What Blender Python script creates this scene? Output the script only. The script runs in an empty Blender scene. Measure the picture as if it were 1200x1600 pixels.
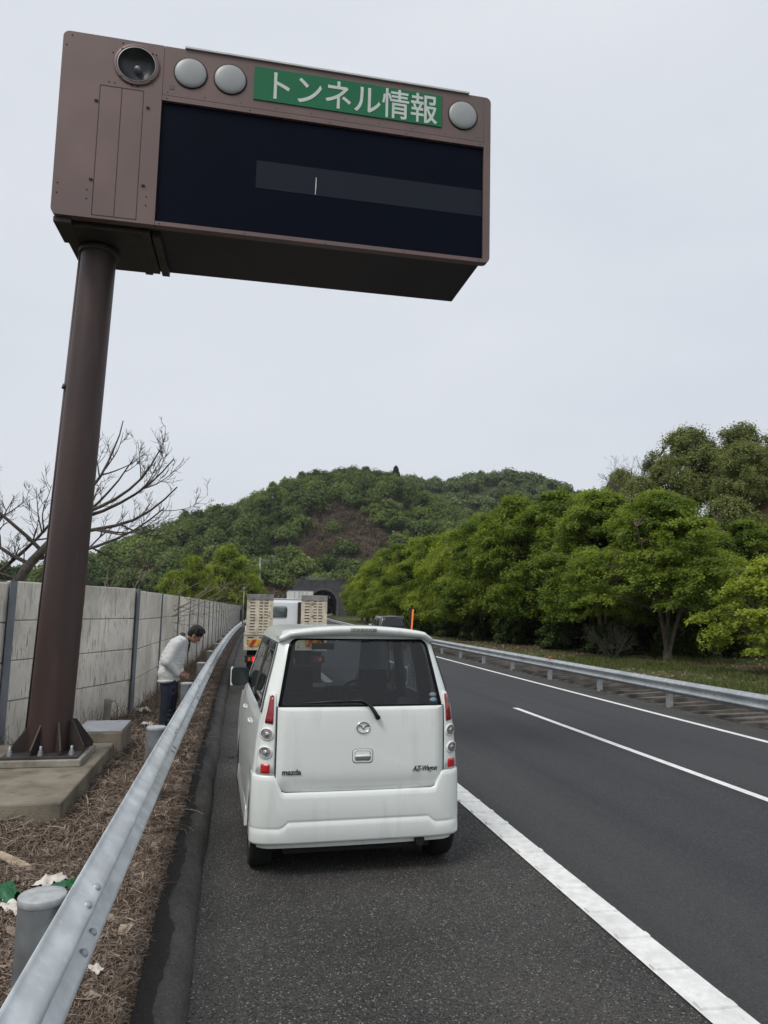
import bpy, bmesh, math, random
import numpy as np
from mathutils import Vector, Matrix
R = math.radians
rng = np.random.default_rng(7)
random.seed(7)
scene = bpy.context.scene
COL = scene.collection

# ------------------------------------------------------------------ camera
cam_d = bpy.data.cameras.new('camera')
cam = bpy.data.objects.new('camera', cam_d)
COL.objects.link(cam)
YAW, PITCH, ROLL = R(11.68), R(7.872), R(0.988)
_f = Vector((math.sin(YAW) * math.cos(PITCH), math.cos(YAW) * math.cos(PITCH), math.sin(PITCH)))
_r = Vector((math.cos(YAW), -math.sin(YAW), 0))
_u = _r.cross(_f)
_r2 = _r * math.cos(ROLL) + _u * math.sin(ROLL)
_u2 = -_r * math.sin(ROLL) + _u * math.cos(ROLL)
_m = Matrix((_r2, _u2, -_f)).transposed().to_4x4()
_m.translation = Vector((0, 0, 1.84))
cam.matrix_world = _m
cam_d.sensor_fit = 'HORIZONTAL'
cam_d.sensor_width = 36
cam_d.lens = 36 * 1109 / 1200
cam_d.clip_start = 0.05
cam_d.clip_end = 5000
scene.camera = cam

# ------------------------------------------------------------------ world, sun, exposure
SUN_EL, SUN_AZ = R(54), R(230)      # azimuth clockwise from +Y: behind the camera, a little left
world = bpy.data.worlds.new('World')
scene.world = world
world.use_nodes = True
wn, wl = world.node_tree.nodes, world.node_tree.links
bg = wn['Background']
sky = wn.new('ShaderNodeTexSky')
sky.sky_type = 'NISHITA'
sky.sun_disc = False
sky.sun_elevation = SUN_EL
sky.sun_rotation = SUN_AZ
sky.dust_density = 4.0
tc = wn.new('ShaderNodeTexCoord')
nz = wn.new('ShaderNodeTexNoise')
nz.inputs['Scale'].default_value = 2.2
nz.inputs['Detail'].default_value = 5
mp = wn.new('ShaderNodeMapping')
mp.inputs['Scale'].default_value = (1, 1, 2.6)
wl.new(tc.outputs['Generated'], mp.inputs[0])
wl.new(mp.outputs[0], nz.inputs['Vector'])
cr = wn.new('ShaderNodeValToRGB')               # cloud deck: soft grey-white
cr.color_ramp.elements[0].position = 0.3
cr.color_ramp.elements[0].color = (7.0, 7.4, 8.05, 1)
cr.color_ramp.elements[1].position = 0.72
cr.color_ramp.elements[1].color = (7.8, 8.15, 8.7, 1)
wl.new(nz.outputs['Fac'], cr.inputs[0])
mx = wn.new('ShaderNodeMixRGB')
mx.inputs[0].default_value = 0.93
wl.new(sky.outputs[0], mx.inputs[1])
wl.new(cr.outputs[0], mx.inputs[2])
wl.new(mx.outputs[0], bg.inputs['Color'])
bg.inputs['Strength'].default_value = 0.083

sun_d = bpy.data.lights.new('sun', 'SUN')
sun_d.energy = 1.5
sun_d.angle = R(20)
sun_d.color = (1.0, 0.96, 0.9)
sun = bpy.data.objects.new('sun', sun_d)
COL.objects.link(sun)
_sd = Vector((math.sin(SUN_AZ) * math.cos(SUN_EL), math.cos(SUN_AZ) * math.cos(SUN_EL), math.sin(SUN_EL)))
sun.rotation_euler = _sd.to_track_quat('Z', 'Y').to_euler()
scene.view_settings.view_transform = 'Standard'
scene.view_settings.look = 'None'
scene.view_settings.exposure = 0.32
scene.view_settings.gamma = 1.0
scene.cycles.max_bounces = 8
scene.cycles.transparent_max_bounces = 16

# ------------------------------------------------------------------ materials
def mat(name, col, rough=0.6, metal=0.0, var=0.12, scale=6.0, bump=0.0, bscale=None, spec=0.5, coat=0.0,
        stretch=(1, 1, 1), col2=None, lo=0.35, hi=0.65, detail=6.0):
    m = bpy.data.materials.new(name)
    m.use_nodes = True
    n, l = m.node_tree.nodes, m.node_tree.links
    b = n['Principled BSDF']
    b.inputs['Roughness'].default_value = rough
    b.inputs['Metallic'].default_value = metal
    b.inputs['Specular IOR Level'].default_value = spec
    b.inputs['Coat Weight'].default_value = coat
    b.inputs['Coat Roughness'].default_value = 0.06
    t = n.new('ShaderNodeTexCoord')
    mpn = n.new('ShaderNodeMapping')
    mpn.inputs['Scale'].default_value = stretch
    l.new(t.outputs['Object'], mpn.inputs[0])
    nn = n.new('ShaderNodeTexNoise')
    nn.inputs['Scale'].default_value = scale
    nn.inputs['Detail'].default_value = detail
    l.new(mpn.outputs[0], nn.inputs['Vector'])
    r = n.new('ShaderNodeValToRGB')
    c1 = [c * (1 - var) for c in col]
    c2 = list(col2) if col2 else [min(1, c * (1 + var)) for c in col]
    r.color_ramp.elements[0].position = lo
    r.color_ramp.elements[1].position = hi
    r.color_ramp.elements[0].color = (*c1, 1)
    r.color_ramp.elements[1].color = (*c2, 1)
    l.new(nn.outputs['Fac'], r.inputs[0])
    l.new(r.outputs[0], b.inputs['Base Color'])
    if bump:
        nb = n.new('ShaderNodeTexNoise')
        nb.inputs['Scale'].default_value = bscale or scale * 6
        nb.inputs['Detail'].default_value = 5
        l.new(mpn.outputs[0], nb.inputs['Vector'])
        bp = n.new('ShaderNodeBump')
        bp.inputs['Strength'].default_value = bump
        bp.inputs['Distance'].default_value = 0.02
        l.new(nb.outputs['Fac'], bp.inputs['Height'])
        l.new(bp.outputs[0], b.inputs['Normal'])
    return m

def over(m, col, scale, lo, hi, stretch=(1, 1, 1), amount=1.0, detail=6.0, kind='noise'):
    """lay a second noise-shaped colour (stain, speckle) over a material's base colour"""
    n, l = m.node_tree.nodes, m.node_tree.links
    b = n['Principled BSDF']
    src = b.inputs['Base Color'].links[0].from_socket
    t = n.new('ShaderNodeTexCoord')
    mpn = n.new('ShaderNodeMapping')
    mpn.inputs['Scale'].default_value = stretch
    l.new(t.outputs['Object'], mpn.inputs[0])
    if kind == 'noise':
        nn = n.new('ShaderNodeTexNoise')
        nn.inputs['Detail'].default_value = detail
        out = nn.outputs['Fac']
    else:
        nn = n.new('ShaderNodeTexVoronoi')
        out = nn.outputs['Color']
    nn.inputs['Scale'].default_value = scale
    l.new(mpn.outputs[0], nn.inputs['Vector'])
    r = n.new('ShaderNodeMapRange')
    r.inputs[1].default_value = lo
    r.inputs[2].default_value = hi
    r.inputs[4].default_value = amount
    l.new(out, r.inputs[0])
    x = n.new('ShaderNodeMixRGB')
    l.new(r.outputs[0], x.inputs[0])
    l.new(src, x.inputs[1])
    x.inputs[2].default_value = (*col, 1)
    l.new(x.outputs[0], b.inputs['Base Color'])
    return m

def glass_mat(name, tint, refl=1.0, rough=0.02):
    m = bpy.data.materials.new(name)
    m.use_nodes = True
    n, l = m.node_tree.nodes, m.node_tree.links
    n.clear()
    o = n.new('ShaderNodeOutputMaterial')
    t = n.new('ShaderNodeBsdfTransparent')
    t.inputs[0].default_value = (*tint, 1)
    g = n.new('ShaderNodeBsdfGlossy')
    g.inputs['Roughness'].default_value = rough
    g.inputs[0].default_value = (refl, refl, refl, 1)
    fr = n.new('ShaderNodeFresnel')
    fr.inputs[0].default_value = 1.5
    x = n.new('ShaderNodeMixShader')
    l.new(fr.outputs[0], x.inputs[0])
    l.new(t.outputs[0], x.inputs[1])
    l.new(g.outputs[0], x.inputs[2])
    l.new(x.outputs[0], o.inputs[0])
    return m

def leaf_mat(name, c1, c2, trans=0.35, attr=True):
    """leaf colour varies from leaf to leaf and from clump to clump (attribute 'tint')"""
    m = bpy.data.materials.new(name)
    m.use_nodes = True
    n, l = m.node_tree.nodes, m.node_tree.links
    b = n['Principled BSDF']
    b.inputs['Roughness'].default_value = 0.55
    b.inputs['Specular IOR Level'].default_value = 0.25
    a = n.new('ShaderNodeAttribute')
    a.attribute_name = 'tint'
    g = n.new('ShaderNodeNewGeometry')
    mm = n.new('ShaderNodeMath')
    mm.operation = 'MULTIPLY_ADD'
    l.new(g.outputs['Random Per Island'], mm.inputs[0])
    mm.inputs[1].default_value = 0.45
    oi = n.new('ShaderNodeObjectInfo')
    m2 = n.new('ShaderNodeMath')
    m2.operation = 'MULTIPLY_ADD'
    l.new(oi.outputs['Random'], m2.inputs[0])
    m2.inputs[1].default_value = 0.3
    m2.inputs[2].default_value = -0.37
    l.new(m2.outputs[0], mm.inputs[2])
    ad = n.new('ShaderNodeMath')
    ad.operation = 'ADD'
    l.new(mm.outputs[0], ad.inputs[0])
    l.new(a.outputs['Fac'], ad.inputs[1])
    r = n.new('ShaderNodeValToRGB')
    r.color_ramp.elements[0].color = (*c1, 1)
    r.color_ramp.elements[1].color = (*c2, 1)
    l.new(ad.outputs[0], r.inputs[0])
    l.new(r.outputs[0], b.inputs['Base Color'])
    t = n.new('ShaderNodeBsdfTranslucent')
    hs = n.new('ShaderNodeMixRGB')
    hs.blend_type = 'MULTIPLY'
    hs.inputs[0].default_value = 1
    hs.inputs[2].default_value = (1.25, 1.2, 0.6, 1)
    l.new(r.outputs[0], hs.inputs[1])
    l.new(hs.outputs[0], t.inputs[0])
    x = n.new('ShaderNodeMixShader')
    x.inputs[0].default_value = trans
    l.new(b.outputs[0], x.inputs[1])
    l.new(t.outputs[0], x.inputs[2])
    l.new(x.outputs[0], n['Material Output'].inputs[0])
    return m

M = {}
# asphalts
M['shoulder'] = mat('shoulder_asphalt', (0.057, 0.055, 0.052), 0.88, var=0.3, scale=0.9, bump=1.0, bscale=90, spec=0.3)
over(M['shoulder'], (0.17, 0.162, 0.15), 165, 0.48, 0.80, amount=0.40, kind='v')
over(M['shoulder'], (0.012, 0.012, 0.013), 125, 0.54, 0.76, amount=0.75, kind='v')
over(M['shoulder'], (0.40, 0.39, 0.36), 140, 0.84, 0.88, amount=0.6, kind='v')
over(M['shoulder'], (0.075, 0.068, 0.06), 1.3, 0.56, 0.75, stretch=(1, .35, 1), amount=0.35)
M['lane'] = mat('lane_asphalt', (0.036, 0.036, 0.039), 0.8, var=0.16, scale=0.5, bump=0.5, bscale=160, stretch=(1, .12, 1), spec=0.35)
over(M['lane'], (0.10, 0.10, 0.105), 120, 0.52, 0.78, amount=0.6, kind='v')
over(M['lane'], (0.012, 0.012, 0.014), 100, 0.56, 0.76, amount=0.6, kind='v')
over(M['lane'], (0.058, 0.057, 0.057), 0.55, 0.48, 0.68, stretch=(1, .03, 1), amount=0.6)
over(M['lane'], (0.016, 0.016, 0.018), 1.4, 0.5, 0.75, stretch=(1, .05, 1), amount=0.5)
M['line'] = mat('road_paint', (0.74, 0.74, 0.72), 0.7, var=0.1, scale=14, bump=0.25, bscale=60)
over(M['line'], (0.3, 0.3, 0.29), 90, 0.63, 0.75, amount=0.7)
over(M['line'], (0.42, 0.42, 0.41), 3, 0.5, 0.75, amount=0.35)
M['kerb'] = mat('asphalt_kerb', (0.066, 0.063, 0.06), 0.9, var=0.3, scale=3, bump=0.8, bscale=90, spec=0.25)
over(M['kerb'], (0.13, 0.12, 0.11), 90, 0.5, 0.78, amount=0.5, kind='v')
def damp_band(m):
    # the verge side of the kerb is damp and dark, with a ragged edge
    n, l = m.node_tree.nodes, m.node_tree.links
    b = n['Principled BSDF']; src = b.inputs['Base Color'].links[0].from_socket
    t = n.new('ShaderNodeTexCoord'); sx = n.new('ShaderNodeSeparateXYZ'); l.new(t.outputs['Object'], sx.inputs[0])
    mpn = n.new('ShaderNodeMapping'); mpn.inputs['Scale'].default_value = (1, .35, 1); l.new(t.outputs['Object'], mpn.inputs[0])
    nn = n.new('ShaderNodeTexNoise'); nn.inputs['Scale'].default_value = 9; nn.inputs['Detail'].default_value = 8; l.new(mpn.outputs[0], nn.inputs['Vector'])
    ma = n.new('ShaderNodeMath'); ma.operation = 'MULTIPLY_ADD'; l.new(nn.outputs['Fac'], ma.inputs[0]); ma.inputs[1].default_value = .22; l.new(sx.outputs[0], ma.inputs[2])
    r = n.new('ShaderNodeMapRange'); r.inputs[1].default_value = -.155; r.inputs[2].default_value = -.145; r.inputs[3].default_value = .8; r.inputs[4].default_value = 0; l.new(ma.outputs[0], r.inputs[0])
    x = n.new('ShaderNodeMixRGB'); l.new(r.outputs[0], x.inputs[0]); l.new(src, x.inputs[1]); x.inputs[2].default_value = (.016, .015, .0145, 1); l.new(x.outputs[0], b.inputs['Base Color'])
damp_band(M['kerb'])
over(M['kerb'], (0.03, 0.028, 0.026), 2.2, 0.55, 0.66, stretch=(3, .5, 1), amount=0.5)
M['soil'] = mat('verge_soil', (0.085, 0.062, 0.048), 0.95, var=0.4, scale=5, bump=0.8, bscale=40, spec=0.1)
over(M['soil'], (0.16, 0.13, 0.105), 30, 0.52, 0.7, amount=0.7)
M['litter_floor'] = mat('leaf_litter_floor', (0.075, 0.05, 0.032), 0.95, var=0.4, scale=1.2, bump=0.6, bscale=14, spec=0.1)
over(M['litter_floor'], (0.055, 0.095, 0.022), 0.35, 0.42, 0.56, amount=0.9)
over(M['litter_floor'], (0.14, 0.095, 0.055), 7, 0.55, 0.72, amount=0.6)
M['ground'] = mat('ground_far', (0.035, 0.045, 0.018), 0.95, var=0.4, scale=0.08, bump=0.3, spec=0.1)
over(M['ground'], (0.06, 0.048, 0.03), 0.2, 0.5, 0.7, amount=0.6)
M['hill'] = mat('hill_floor', (0.035, 0.055, 0.018), 0.95, var=0.4, scale=0.06, bump=0.3, spec=0.1)
over(M['hill'], (0.12, 0.10, 0.068), 0.05, 0.5, 0.66, amount=0.7)
M['slab_gap'] = mat('dark_bed_soil', (0.03, 0.025, 0.021), 0.95, var=0.4, scale=6)  # dark bed colour showing in the gaps between slabs
M['slab'] = mat('precast_slab', (0.125, 0.115, 0.102), 0.92, var=0.35, scale=1.7, bump=0.4, bscale=50, spec=0.2)
over(M['slab'], (0.06, 0.05, 0.043), 2.2, 0.5, 0.66, amount=0.6)
# concrete
M['wall'] = mat('precast_concrete', (0.77, 0.725, 0.64), 0.9, var=0.12, scale=1.3, bump=0.25, bscale=40, spec=0.25)
over(M['wall'], (0.20, 0.19, 0.165), 7, 0.55, 0.70, stretch=(2.2, 2.2, 0.32), amount=0.45, detail=8)
over(M['wall'], (0.09, 0.085, 0.075), 23, 0.60, 0.655, stretch=(2.0, 2.0, 0.22), amount=0.7, detail=8)
over(M['wall'], (0.33, 0.31, 0.24), 0.9, 0.46, 0.68, amount=0.55)
over(M['wall'], (0.50, 0.46, 0.38), 3.2, 0.5, 0.66, stretch=(1, 1, .6), amount=0.5)
M['found'] = mat('foundation_concrete', (0.21, 0.185, 0.145), 0.92, var=0.25, scale=3, bump=0.35, bscale=60, spec=0.25)
over(M['found'], (0.075, 0.068, 0.05), 5, 0.53, 0.72, amount=0.6)
M['pad'] = mat('mortar', (0.27, 0.25, 0.21), 0.9, var=0.25, scale=6, bump=0.3)
M['lid'] = mat('galvanised_lid', (0.33, 0.345, 0.37), 0.5, 0.35, var=0.12, scale=5)
M['portal'] = mat('portal_stone', (0.055, 0.053, 0.056), 0.9, var=0.3, scale=0.5, bump=0.3, bscale=4)
M['portal_ring'] = mat('portal_ring', (0.075, 0.073, 0.07), 0.9, var=0.25, scale=0.6)
M['lining'] = mat('lining_painted_dark', (0.006, 0.006, 0.007), 0.9, var=0.2)  # near-black: the darkness inside the tunnel is put into the colour
# metals
M['galv'] = mat('galvanised_steel', (0.62, 0.66, 0.68), 0.5, 0.3, var=0.14, scale=9, bump=0.05, bscale=30)
over(M['galv'], (0.46, 0.48, 0.485), 7, 0.45, 0.62, amount=0.6, stretch=(1, .5, 1))
over(M['galv'], (0.72, 0.75, 0.76), 30, 0.6, 0.72, amount=0.5)
M['galv_dull'] = mat('dull_galvanised_steel', (0.40, 0.43, 0.445), 0.5, 0.4, var=0.14, scale=9, bump=0.05, bscale=30)
over(M['galv_dull'], (0.29, 0.305, 0.31), 1.6, 0.45, 0.65, amount=0.6)
M['galv_post'] = mat('galvanised_post', (0.20, 0.215, 0.225), 0.5, 0.45, var=0.3, scale=6)
over(M['galv_post'], (0.34, 0.36, 0.37), 10, 0.55, 0.7, stretch=(1, 1, .5), amount=0.5)
M['galv_cap'] = mat('galvanised_cap', (0.40, 0.42, 0.425), 0.6, 0.2, var=0.15, scale=20)
M['wall_post'] = mat('wall_post_steel', (0.20, 0.22, 0.25), 0.5, 0.4, var=0.15, scale=4)
M['bolt'] = mat('bolt_steel', (0.10, 0.10, 0.105), 0.5, 0.6, var=0.2)
M['sign'] = mat('sign_brown', (0.165, 0.109, 0.100), 0.5, 0.15, var=0.06, scale=2.0, bump=0.03, bscale=2.5)
over(M['sign'], (0.11, 0.088, 0.085), 1.2, 0.4, 0.7, amount=0.5)
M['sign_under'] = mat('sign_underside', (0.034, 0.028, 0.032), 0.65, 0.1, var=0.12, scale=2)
M['pole'] = mat('pole_brown', (0.048, 0.027, 0.024), 0.5, 0.1, var=0.2, scale=2.2, stretch=(1, 1, .3))
over(M['pole'], (0.085, 0.055, 0.05), 8, 0.56, 0.75, stretch=(1, 1, .2), amount=0.45)
M['pole_base'] = mat('pole_base_brown', (0.045, 0.035, 0.032), 0.55, 0.1, var=0.2, scale=4)
M['plate'] = mat('base_plate_steel', (0.06, 0.055, 0.055), 0.5, 0.3, var=0.25, scale=5)
M['led'] = mat('led_panel', (0.002, 0.0042, 0.0115), 0.35, 0.0, var=0.1, scale=2, spec=0.06)
M['led_strip'] = mat('led_strip', (0.011, 0.015, 0.025), 0.4, 0.0, var=0.06, scale=3, spec=0.15)
M['seam'] = mat('dark_seam', (0.012, 0.011, 0.011), 0.8, var=0.1)
M['green'] = mat('sign_green', (0.012, 0.155, 0.066), 0.5, var=0.08, scale=1.5, spec=0.25)
M['white'] = mat('sign_white', (0.60, 0.64, 0.61), 0.5, var=0.05, scale=6)
M['lamp_glass'] = mat('beacon_lens', (0.33, 0.34, 0.345), 0.4, 0.0, var=0.05, scale=3)
M['horn'] = mat('horn_grey', (0.035, 0.036, 0.04), 0.4, 0.2, var=0.1)
M['cap'] = mat('sign_cap_strip', (0.55, 0.55, 0.54), 0.5, 0.2, var=0.08)
# vehicles
M['paint'] = mat('white_car_paint', (0.755, 0.79, 0.755), 0.32, 0.0, var=0.02, scale=1.5, coat=0.7)
over(M['paint'], (0.40, 0.40, 0.365), 4, 0.56, 0.80, stretch=(3, 3, .6), amount=0.28)
over(M['paint'], (0.45, 0.44, 0.40), 14, 0.60, 0.75, stretch=(2, 2, .25), amount=0.12)
M['paint2'] = mat('dark_van_paint', (0.02, 0.021, 0.024), 0.3, 0.2, var=0.05, coat=0.6)
M['paint3'] = mat('truck_cab_paint', (0.62, 0.66, 0.70), 0.35, 0.0, var=0.04, scale=2, coat=0.4)
M['box_white'] = mat('box_body_white', (0.66, 0.66, 0.62), 0.45, var=0.07, scale=1.5)
M['rubber'] = mat('tyre_rubber', (0.006, 0.006, 0.006), 0.85, var=0.2, scale=12)
M['frit'] = mat('window_border', (0.003, 0.003, 0.004), 0.08, var=0.1, spec=0.10)
M['brake'] = mat('brake_lens', (0.40, 0.40, 0.39), 0.3, var=0.15, scale=40, coat=0.5)
M['black'] = mat('black_plastic', (0.012, 0.012, 0.013), 0.5, var=0.15, scale=8)
M['gap'] = mat('panel_gap', (0.02, 0.022, 0.02), 0.9, var=0.1)
M['under'] = mat('underbody', (0.006, 0.006, 0.006), 0.9, var=0.1)
M['chrome'] = mat('chrome', (0.62, 0.63, 0.63), 0.14, 1.0, var=0.03)
M['badge'] = mat('badge_silver', (0.13, 0.135, 0.135), 0.3, 0.7, var=0.05)
M['rim'] = mat('wheel_rim', (0.45, 0.46, 0.47), 0.35, 0.8, var=0.05)
M['red'] = mat('red_lens', (0.24, 0.006, 0.010), 0.14, var=0.25, scale=30, coat=0.8, stretch=(1, 1, 3))
M['red2'] = mat('red_reflector', (0.50, 0.012, 0.014), 0.25, var=0.12, scale=60, coat=0.6)
M['clear'] = mat('clear_lens', (0.36, 0.33, 0.32), 0.12, 0.45, var=0.3, scale=20, coat=1.0)
M['amber'] = mat('amber_lens', (0.55, 0.16, 0.02), 0.25, var=0.1, coat=0.5)
M['glass_rear'] = glass_mat('rear_tinted_glass', (0.40, 0.42, 0.45))
M['glass_clear'] = glass_mat('clear_glass', (0.78, 0.84, 0.82))
M['glass_dark'] = mat('dark_window', (0.008, 0.009, 0.011), 0.06, var=0.1, spec=0.6)
M['glass_teal'] = mat('cab_window', (0.07, 0.10, 0.105), 0.08, var=0.35, scale=3, spec=0.7)
M['seat'] = mat('seat_fabric', (0.03, 0.031, 0.035), 0.9, var=0.2, scale=25)
M['dash'] = mat('dashboard', (0.02, 0.02, 0.022), 0.7, var=0.1)
M['sticker_blue'] = mat('sticker_blue', (0.13, 0.30, 0.42), 0.5, var=0.2, scale=60)
M['sticker_grey'] = mat('sticker_grey', (0.16, 0.17, 0.18), 0.5, var=0.3, scale=60)
M['mirror'] = mat('mirror_glass', (0.07, 0.085, 0.09), 0.08, 0.6, var=0.1)
M['tan'] = mat('ramp_cream_paint', (0.66, 0.59, 0.46), 0.7, var=0.12, scale=6, bump=0.1)
over(M['tan'], (0.20, 0.10, 0.045), 9, 0.58, 0.68, amount=0.8)
over(M['tan'], (0.16, 0.14, 0.11), 5, 0.56, 0.72, stretch=(1, 1, .4), amount=0.5)
M['ramp_grey'] = mat('ramp_worn_steel', (0.24, 0.23, 0.215), 0.75, 0.1, var=0.25, scale=9)
M['chassis'] = mat('chassis_and_slot_dark', (0.010, 0.010, 0.011), 0.8, var=0.2)  # chassis black, also the painted dark behind the ramp slots
M['yellow'] = mat('reflective_yellow', (0.72, 0.38, 0.03), 0.4, var=0.08, scale=30)
M['stripe_red'] = mat('reflective_red', (0.42, 0.03, 0.02), 0.4, var=0.1, scale=30)
def emit(name, col, s):
    m = mat(name, col, 0.4)
    b = m.node_tree.nodes['Principled BSDF']
    b.inputs['Emission Color'].default_value = (*col, 1)
    b.inputs['Emission Strength'].default_value = s
    return m
M['tail_on'] = emit('lit_tail_lamp', (0.8, 0.012, 0.02), 0.9)
M['tunnel_lamp'] = emit('tunnel_lamp_glow', (0.8, 0.85, 0.9), 0.5)
M['orange'] = emit('orange_lamp_glow', (0.80, 0.20, 0.04), 0.4)
# person
M['skin'] = mat('skin', (0.30, 0.165, 0.115), 0.55, var=0.1, scale=20)
M['hair'] = mat('black_hair', (0.008, 0.007, 0.007), 0.6, var=0.4, scale=60, bump=0.6, bscale=120)
M['jacket'] = mat('grey_work_jacket', (0.58, 0.59, 0.575), 0.85, var=0.06, scale=9, bump=1.0, bscale=9)
M['collar'] = mat('dark_collar', (0.035, 0.037, 0.04), 0.85, var=0.15, scale=30)
M['trouser'] = mat('navy_work_trousers', (0.014, 0.019, 0.036), 0.85, var=0.25, scale=10, bump=0.5, bscale=16)
M['shoe'] = mat('dark_shoe', (0.015, 0.014, 0.013), 0.6, var=0.2)
# vegetation
M['bark'] = mat('tree_bark', (0.10, 0.082, 0.062), 0.9, var=0.35, scale=8, bump=0.6, bscale=30, stretch=(1, 1, .3), spec=0.15)
M['bark_pale'] = mat('bare_bark', (0.085, 0.075, 0.064), 0.9, var=0.35, scale=8, spec=0.15)
M['bark_tan'] = mat('dry_branch', (0.24, 0.20, 0.145), 0.9, var=0.3, scale=8, spec=0.15)
M['leaf_mid'] = leaf_mat('maple_leaf', (0.060, 0.115, 0.018), (0.29, 0.37, 0.060), .52)
M['leaf_bright'] = leaf_mat('young_leaf', (0.11, 0.18, 0.022), (0.38, 0.45, 0.075), .52)
M['leaf_dark'] = leaf_mat('evergreen_leaf', (0.028, 0.050, 0.015), (0.095, 0.14, 0.036), 0.3)
M['leaf_olive'] = leaf_mat('olive_leaf', (0.12, 0.15, 0.055), (0.32, 0.36, 0.135))
M['leaf_hill'] = leaf_mat('hill_leaf', (0.050, 0.092, 0.020), (0.21, 0.275, 0.066), 0.3)
M['leaf_hill2'] = leaf_mat('far_ridge_leaf', (0.060, 0.10, 0.034), (0.17, 0.225, 0.075), 0.3)
M['brush'] = leaf_mat('brushwood', (0.105, 0.085, 0.055), (0.31, 0.235, 0.185), 0.15)
M['conifer'] = leaf_mat('conifer_needles', (0.006, 0.012, 0.008), (0.016, 0.03, 0.018), 0.1)
M['stem'] = leaf_mat('dry_stem', (0.075, 0.050, 0.038), (0.44, 0.35, 0.275), 0.1)
M['grass'] = leaf_mat('grass_blade', (0.04, 0.06, 0.014), (0.13, 0.15, 0.045), 0.3)
M['plastic_green'] = mat('green_plastic', (0.015, 0.12, 0.045), 0.4, var=0.3, scale=20)
M['paper'] = mat('white_paper', (0.62, 0.58, 0.53), 0.7, var=0.15, scale=15)
M['wood_chip'] = mat('pale_wood', (0.42, 0.33, 0.24), 0.8, var=0.2, scale=15)

# ------------------------------------------------------------------ helpers
def link(o, parent=None):
    COL.objects.link(o)
    if parent is not None:
        o.parent = parent
    return o

def tag(o, label=None, cat=None, group=None, kind=None):
    if label: o['label'] = label
    if cat: o['category'] = cat
    if group: o['group'] = group
    if kind: o['kind'] = kind
    return o

def thing(name, label, cat, loc=(0, 0, 0), rz=0.0, group=None):
    o = bpy.data.objects.new(name, None)
    o.location = loc
    o.rotation_euler = (0, 0, rz)
    o.empty_display_size = 0.2
    link(o)
    return tag(o, label, cat, group)

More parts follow.
